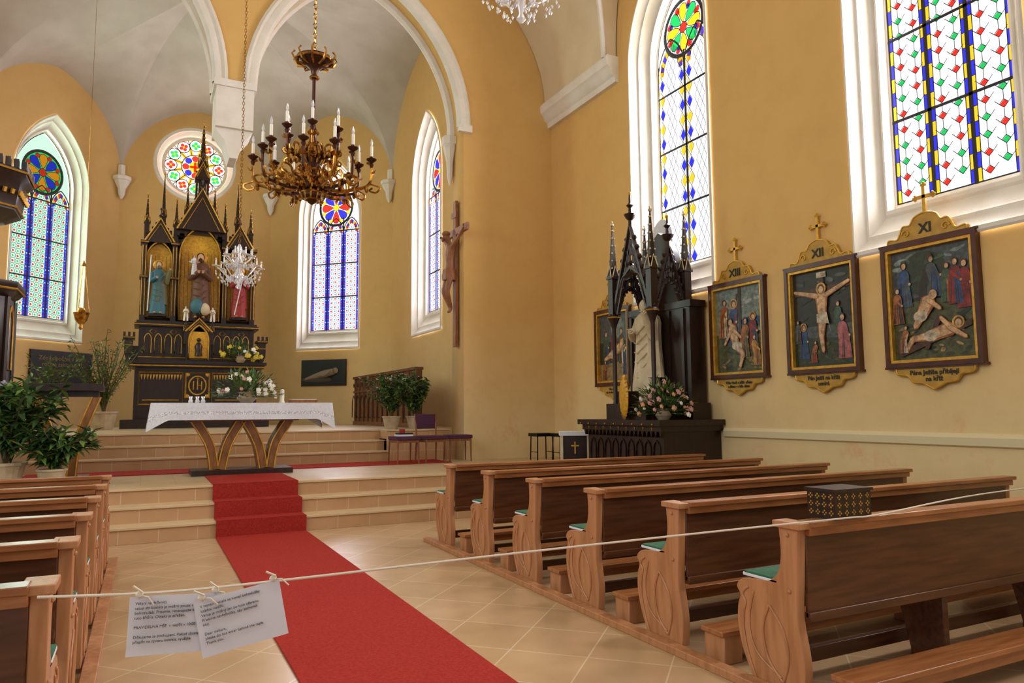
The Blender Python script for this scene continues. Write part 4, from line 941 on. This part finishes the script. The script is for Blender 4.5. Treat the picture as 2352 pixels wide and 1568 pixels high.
c=MB();c.box(-.15,.12,-.12,.1,0,.03,M_paper);c.box(-.13,.13,-.1,.1,.03,.055,M_black);c.box(-.1,-.02,-.1,-.02,.055,.12,mat('red_tin','#8c1c1c',.4));c.done('stack_of_books',M=T((4.1,12.3,ZL+.495)))
def stool(x,y,white):
    c=MB();m=M_cloth if white else M_iron
    for sx in(-1,1):
        for sy in(-1,1):c.tube([(sx*.17,sy*.14,0),(sx*.16,sy*.13,.44)],.013,M_cream if white else M_iron,n=6)
        c.tube([(sx*.165,-.135,.15),(sx*.165,.135,.15)],.008,M_iron,n=5)
    c.box(-.2,.2,-.17,.17,.44,.5,m)
    c.done('padded_stool' if white else 'metal_stool',bevel=.01,M=T((x,y,ZL)))
for x,y in((6.75,12.1),(7.0,11.7),(7.12,11.3)):stool(x,y,False)
c=MB();c.box(-.26,.26,-.2,.2,.5,.57,M_cloth);c.box(-.2,.2,-.15,.15,0,.5,M_dark);cross(c,(0,-.155,.3),.1,M_gold)
for sx in(-1,1):c.box(sx*.22-.02,sx*.22+.02,-.18,.18,0,.5,M_cream)
c.done('kneeler_stool',bevel=.006,M=T((6.55,10.6,ZL))@Rz(-.5))
c=MB();c.box(0,.1,0,5.0,0,1.22,M_brownwood);c.box(-.04,.16,-.03,5.03,1.22,1.28,M_brownwood);c.box(-.03,.12,-.02,5.02,0,.1,M_brownwood);c.box(-.03,.1,-.02,5.02,.85,.9,M_brownwood)
for i in range(13):
    y=.0+i*.4;c.box(-.03,.0,y-.0,y+.05,.1,1.2,M_brownwood)
    c.tube([(-.01,y+.22+p,q) for p,q in outline(.13,.2,.55,n=5)],.014,M_dark,n=4,closed=True);c.ball((-.01,y+.22,1.05),(.01,.06,.06),M_dark,n=8,k=4)
c.box(-.02,.12,-.06,0,0,1.25,M_brownwood);c.done('choir_stall',bevel=.004,M=T((5.08,14.5,ZU)))
def plaque(i,off,w,h,z,dead):
    Ms,L=seg_matrix(C[i],C[i+1]);M=Ms@T((L/2+off,-.045,z));e=empty('relief_plaque_of_entombed_christ' if dead else 'dark_inscribed_plaque');e.matrix_world=M
    b=MB();b.box(-w,w,0,.04,-h,h,M_black);b.box(-w*1.02,w*1.02,.01,.04,-h*1.04,h*1.04,M_frame)
    if dead:
        g=mat('grey_relief','#8a7a68',.6)
        b.ball((.55*w,-.01,.05),(.1,.04,.09),g);b.tube([(.5*w,0,.03),(.1*w,0,-.03),(-.35*w,0,-.1),(-.8*w,0,-.18)],[.09,.11,.08,.04],g,n=10);b.tube([(.4*w,-.08,.04),(.15*w,-.1,-.08),(-.1*w,-.1,-.08)],.03,g,n=8);b.ball((-.3*w,.0,-.2),(.5,.05,.1),mat('shroud','#4a443c',.8))
    o=b.done('panel');o.matrix_world=M;o.parent=e;o.matrix_parent_inverse=M.inverted()
    if not dead:text('Zde odpočívá v Pánu\nrodina zakladatelů\nkostela',.15,M@T((0,-.005,.2))@Matrix.Rotation(pi/2,4,'X'),mat('dull_gold_letter','#8a7434',.5),e)
plaque(3,-.1,.72,.36,2.62,True);plaque(1,.5,.85,.42,2.62,False)
# ------------------------------------------------------------------ pulpit
p=MB();p.M=T((-2.36,11.75,0))
p.lathe([(.25,.58),(.2,.7),(.18,1.3),(.3,1.55),(.7,1.75),(.8,1.8),(.8,1.9),(.76,1.95),(.76,3.05),(.84,3.12),(.88,3.19),(.88,3.25),(.7,3.25)],(0,0,0),D,n=8,rot=pi/8)
for q in range(8):
    a_=q*pi/4+pi/8;x,y=.77*math.cos(a_),.77*math.sin(a_);p.tube([(x,y,1.95),(x,y,3.05)],.03,D,n=6)
    b_=a_+pi/8;cx,cy=.715*math.cos(b_),.715*math.sin(b_)
    tx_,ty_=-math.sin(b_),math.cos(b_)
    p.tube([(cx+tx_*u_,cy+ty_*u_,v_) for u_,v_ in outline(.18,2.1,2.65,n=5)],.014,G,n=4,closed=True)
    p.tube([(.885*math.cos(a_),.885*math.sin(a_),3.15),(.885*math.cos(a_+pi/4),.885*math.sin(a_+pi/4),3.15)],.014,G,n=4)
zc0=4.12
p.lathe([(.6,zc0),(.78,zc0+.1),(.84,zc0+.5),(.9,zc0+.56),(.92,zc0+.63),(.85,zc0+.66),(.1,zc0+.7)],(0,0,0),D,n=8,rot=pi/8)
for q in range(8):
    a_=q*pi/4+pi/8
    for z,r in((zc0+.14,.81),(zc0+.6,.93)):p.tube([(r*math.cos(a_),r*math.sin(a_),z),(r*math.cos(a_+pi/4),r*math.sin(a_+pi/4),z)],.013,G,n=4)
    for k in range(6):
        f=k/6;x=.88*(math.cos(a_)*(1-f)+math.cos(a_+pi/4)*f);y=.88*(math.sin(a_)*(1-f)+math.sin(a_+pi/4)*f);p.box(x-.03,x+.03,y-.03,y+.03,zc0+.64,zc0+.76,D)
        p.tube([(x*.95,y*.95,zc0+.3),(x*.97,y*.97,zc0+.36)],.025,G,n=4)
p.box(-.9,-.4,.3,.9,.6,zc0+.6,D)
p.done('pulpit')
# ------------------------------------------------------------------ chandeliers
def chain(mb,x,y,z0,z1,m,s=.035,r=.004):
    z=z0;k=0
    while z<z1:
        pts=[]
        for i in range(8):
            t=2*pi*i/8;u_=s*.38*math.cos(t);w_=s*.75*math.sin(t)
            pts.append((x+(u_ if k%2 else 0),y+(0 if k%2 else u_),z+w_))
        mb.tube(pts,r,m,n=4,closed=True);z+=s*1.15;k+=1
c=MB();B=M_brass
c.lathe([(.01,-.16),(.04,-.14),(.07,-.1),(.11,-.07),(.12,-.03),(.08,0),(.1,.03),(.13,.08),(.14,.16),(.1,.22),(.06,.26),(.08,.32),(.11,.38),(.1,.46),(.05,.52),(.035,.62),(.05,.68),(.03,.72),(.02,.8),(.02,1.28),(.04,1.3),(.03,1.34),(.05,1.4),(.1,1.44),(.19,1.5),(.2,1.53),(.06,1.56),(.03,1.62)],(0,0,0),M_bronze,n=20)
for z,r in((-.1,.075),(-.03,.125),(.05,.12),(.12,.145),(.22,.105),(.4,.115),(.5,.07),(.66,.055),(1.3,.045),(1.5,.2)):c.tube([(r*math.cos(t*pi/10),r*math.sin(t*pi/10),z) for t in range(20)],.014,B,n=6,closed=True)
for q in range(10):
    t=2*pi*q/10;c.tube([(.1*math.cos(t),.1*math.sin(t),-.1),(.145*math.cos(t),.145*math.sin(t),.05),(.12*math.cos(t),.12*math.sin(t),.2)],[.01,.02,.008],B,n=5)
    c.tube([(.09*math.cos(t),.09*math.sin(t),.3),(.14*math.cos(t),.14*math.sin(t),.4),(.1*math.cos(t),.1*math.sin(t),.5)],[.01,.018,.008],B,n=5)
    c.tube([(.1*math.cos(t),.1*math.sin(t),1.44),(.2*math.cos(t),.2*math.sin(t),1.46),(.25*math.cos(t),.25*math.sin(t),1.54),(.22*math.cos(t),.22*math.sin(t),1.58)],[.012,.014,.01,.012],B,n=5)
def acanthus(pr,t,w):
    c_,s_=math.cos(t),math.sin(t)
    for (a,b) in pr:
        for q in(-1,1):
            c.add([(a*c_,a*s_,b),((a+.02)*c_-q*w*s_,(a+.02)*s_+q*w*c_,b+.025),((a+.05)*c_-q*w*.5*s_,(a+.05)*s_+q*w*.5*c_,b+.055),((a+.03)*c_,(a+.03)*s_,b+.02)],[(0,1,2,3)],B)
def candle_arm(t,R,z0,zc,dip,k_):
    c_,s_=math.cos(t),math.sin(t)
    pr=smooth([(.09,z0),(R*.35,z0-dip),(R*.7,z0-dip*.8),(R*.95,z0-dip*.1),(R*.98,zc-.07),(R*.9,zc-.03)],4)
    c.tube([(a*c_,a*s_,b) for a,b in pr],[.022-.009*i/len(pr) for i in range(len(pr))],B if k_%2 else M_bronze,n=6)
    acanthus(pr[2:-4:3],t,.05)
    pr2=smooth([(R*.45,z0-dip),(R*.5,z0+.06),(R*.68,z0+.08),(R*.72,z0-.02),(R*.62,z0-.03)],4)
    c.tube([(a*c_,a*s_,b) for a,b in pr2],.013,B,n=5)
    pr3=smooth([(R*.95,z0-dip*.1),(R*1.12,z0-dip*.5),(R*1.06,z0-dip*1.1),(R*.95,z0-dip*.9),(R*1.0,z0-dip*.6)],4);c.tube([(a*c_,a*s_,b) for a,b in pr3],.011,B,n=5)
    pr4=smooth([(.12,z0+.08),(R*.3,z0+.12),(R*.42,z0+.03),(R*.32,z0-.0),(R*.28,z0+.05)],4);c.tube([(a*c_,a*s_,b) for a,b in pr4],.012,B,n=5)
    for k in(.3,.5,.7,.9):
        for w in(-1,1):c.ball((R*k*c_-w*.025*s_,R*k*s_+w*.025*c_,z0-dip*.75),(.022,.022,.035),B,n=6,k=4)
    x,y=R*.98*c_,R*.98*s_
    c.lathe([(.01,-.1),(.028,-.05),(.015,-.03),(.055,0),(.06,.012),(.02,.015),(.025,.04)],(x,y,zc),M_bronze,n=12)
    c.lathe([(.017,.03),(.017,.16),(.012,.165)],(x,y,zc),M_candle,n=10);c.lathe([(.008,.165),(.017,.195),(.012,.225),(.003,.25)],(x,y,zc),M_crystal,n=8)
for q in range(12):candle_arm(2*pi*q/12+.15,.66 if q%2 else .56,.1,.36+(0 if q%2 else .03),.1,q)
for q in range(6):candle_arm(2*pi*q/6+.3,.32,.42,.66,.06,q+1)
chain(c,0,0,1.63,7.3,B,.05,.006)
c.done('brass_chandelier',M=T((1.58,8.0,3.95)))
def crystal_chandelier(x,y,z,R,top,n=8):
    c=MB();K=M_crystal
    c.lathe([(.01,-.4*R*2.4),(.05,-.36*R*2.4),(.02,-.3*R*2.4),(.06,-.1),(.03,0),(.05,.12),(.02,.2),(.04,.34),(.015,.4)],(0,0,0),K,n=12)
    for q in range(n):
        for (rr,zz,dp) in((R,.02,.12),(R*.6,.2,.06)):
            t=2*pi*q/n+(0 if rr==R else pi/n);c_,s_=math.cos(t),math.sin(t)
            pr=smooth([(.03,zz-.05),(rr*.4,zz-.05-dp),(rr*.85,zz-.04),(rr,zz)],4);c.tube([(a*c_,a*s_,b) for a,b in pr],.009,K,n=5)
            c.lathe([(.01,-.01),(.05,0),(.055,.012),(.015,.015)],(rr*c_,rr*s_,zz),K,n=10);c.tube([(rr*c_,rr*s_,zz),(rr*c_,rr*s_,zz+.09)],.013,M_candle,n=6);c.ball((rr*c_,rr*s_,zz+.11),(.012,.012,.022),K,n=6,k=4)
            for k in range(6):
                f=k/6
                for j in range(2):
                    px,py=rr*c_*(1-f*.75)+random.uniform(-.03,.03),rr*s_*(1-f*.75)+random.uniform(-.03,.03);pz=zz-.05-dp*math.sin(f*pi)-.04*j-random.uniform(0,.04)
                    c.lathe([(.001,-.045),(.014,-.02),(.005,0)],(px,py,pz),K,n=6)
    for q in range(16):
        t=2*pi*q/16;c.lathe([(.001,-.06),(.018,-.025),(.005,0)],(.12*math.cos(t),.12*math.sin(t),-.12-.05*(q%2)),K,n=6);c.lathe([(.001,-.05),(.014,-.02),(.005,0)],(.09*math.cos(t),.09*math.sin(t),.3),K,n=6)
    chain(c,0,0,.4,top-z,M_brass,.045,.004)
    c.done('crystal_chandelier',recalc=False,M=T((x,y,z)))
crystal_chandelier(1.27,12.1,3.78,.34,11.4)
crystal_chandelier(3.22,6.1,5.75,.42,11.4)
c=MB();c.lathe([(.01,-.3),(.04,-.26),(.03,-.2),(.1,-.12),(.13,0),(.14,.03),(.1,.03),(.06,.1),(.06,.12)],(0,0,0),M_brass,n=14)
for q in range(3):
    t=2*pi*q/3;c.tube([(.13*math.cos(t),.13*math.sin(t),.02),(.02*math.cos(t),.02*math.sin(t),.95)],.005,M_brass,n=4)
c.lathe([(.05,.94),(.02,1.0),(.01,1.04)],(0,0,0),M_brass,n=10);c.tube([(0,0,1.0),(0,0,7.6)],.003,M_brass,n=4)
c.done('hanging_sanctuary_lamp',M=T((-1.13,16.0,3.4)))
# ------------------------------------------------------------------ light
w=bpy.data.worlds.new('World');bpy.context.scene.world=w;w.use_nodes=True
w.node_tree.nodes['Background'].inputs[0].default_value=(1,.98,.95,1);w.node_tree.nodes['Background'].inputs[1].default_value=.58
def area(name,loc,target,sx,sy,p,col=(1,.97,.92)):
    ld=bpy.data.lights.new(name,'AREA');ld.shape='RECTANGLE';ld.size=sx;ld.size_y=sy;ld.energy=p;ld.color=col
    o=bpy.data.objects.new(name,ld);bpy.context.collection.objects.link(o);o.location=loc
    o.rotation_euler=(Vector(target)-Vector(loc)).to_track_quat('-Z','Y').to_euler();return o
for y in(1.5,6.5):area('left_nave_window_daylight',(-5.2,y,6),(6,y+2,1.5),1.6,5,170)
area('left_chancel_fill',(-3.4,16.5,6),(5,19,3),1.4,4,55)  # unseen soft fill for the apse, added inside the left chancel window
# ------------------------------------------------------------------ camera
f,yaw,pit,rol=1664.9,math.radians(26.88),math.radians(5.47),math.radians(-.41)
F=Vector((math.sin(yaw)*math.cos(pit),math.cos(yaw)*math.cos(pit),math.sin(pit)));R0=Vector((math.cos(yaw),-math.sin(yaw),0));U0=R0.cross(F)
R=R0*math.cos(rol)+U0*math.sin(rol);U=-R0*math.sin(rol)+U0*math.cos(rol)
cd=bpy.data.cameras.new('camera');cd.sensor_width=36;cd.lens=f/2352*36;cd.clip_end=200;cd.clip_start=.05
co=bpy.data.objects.new('camera',cd);bpy.context.collection.objects.link(co)
co.matrix_world=Matrix(((R.x,U.x,-F.x,0),(R.y,U.y,-F.y,0),(R.z,U.z,-F.z,1.5),(0,0,0,1)))
bpy.context.scene.camera=co
bpy.context.scene.view_settings.view_transform='Standard'
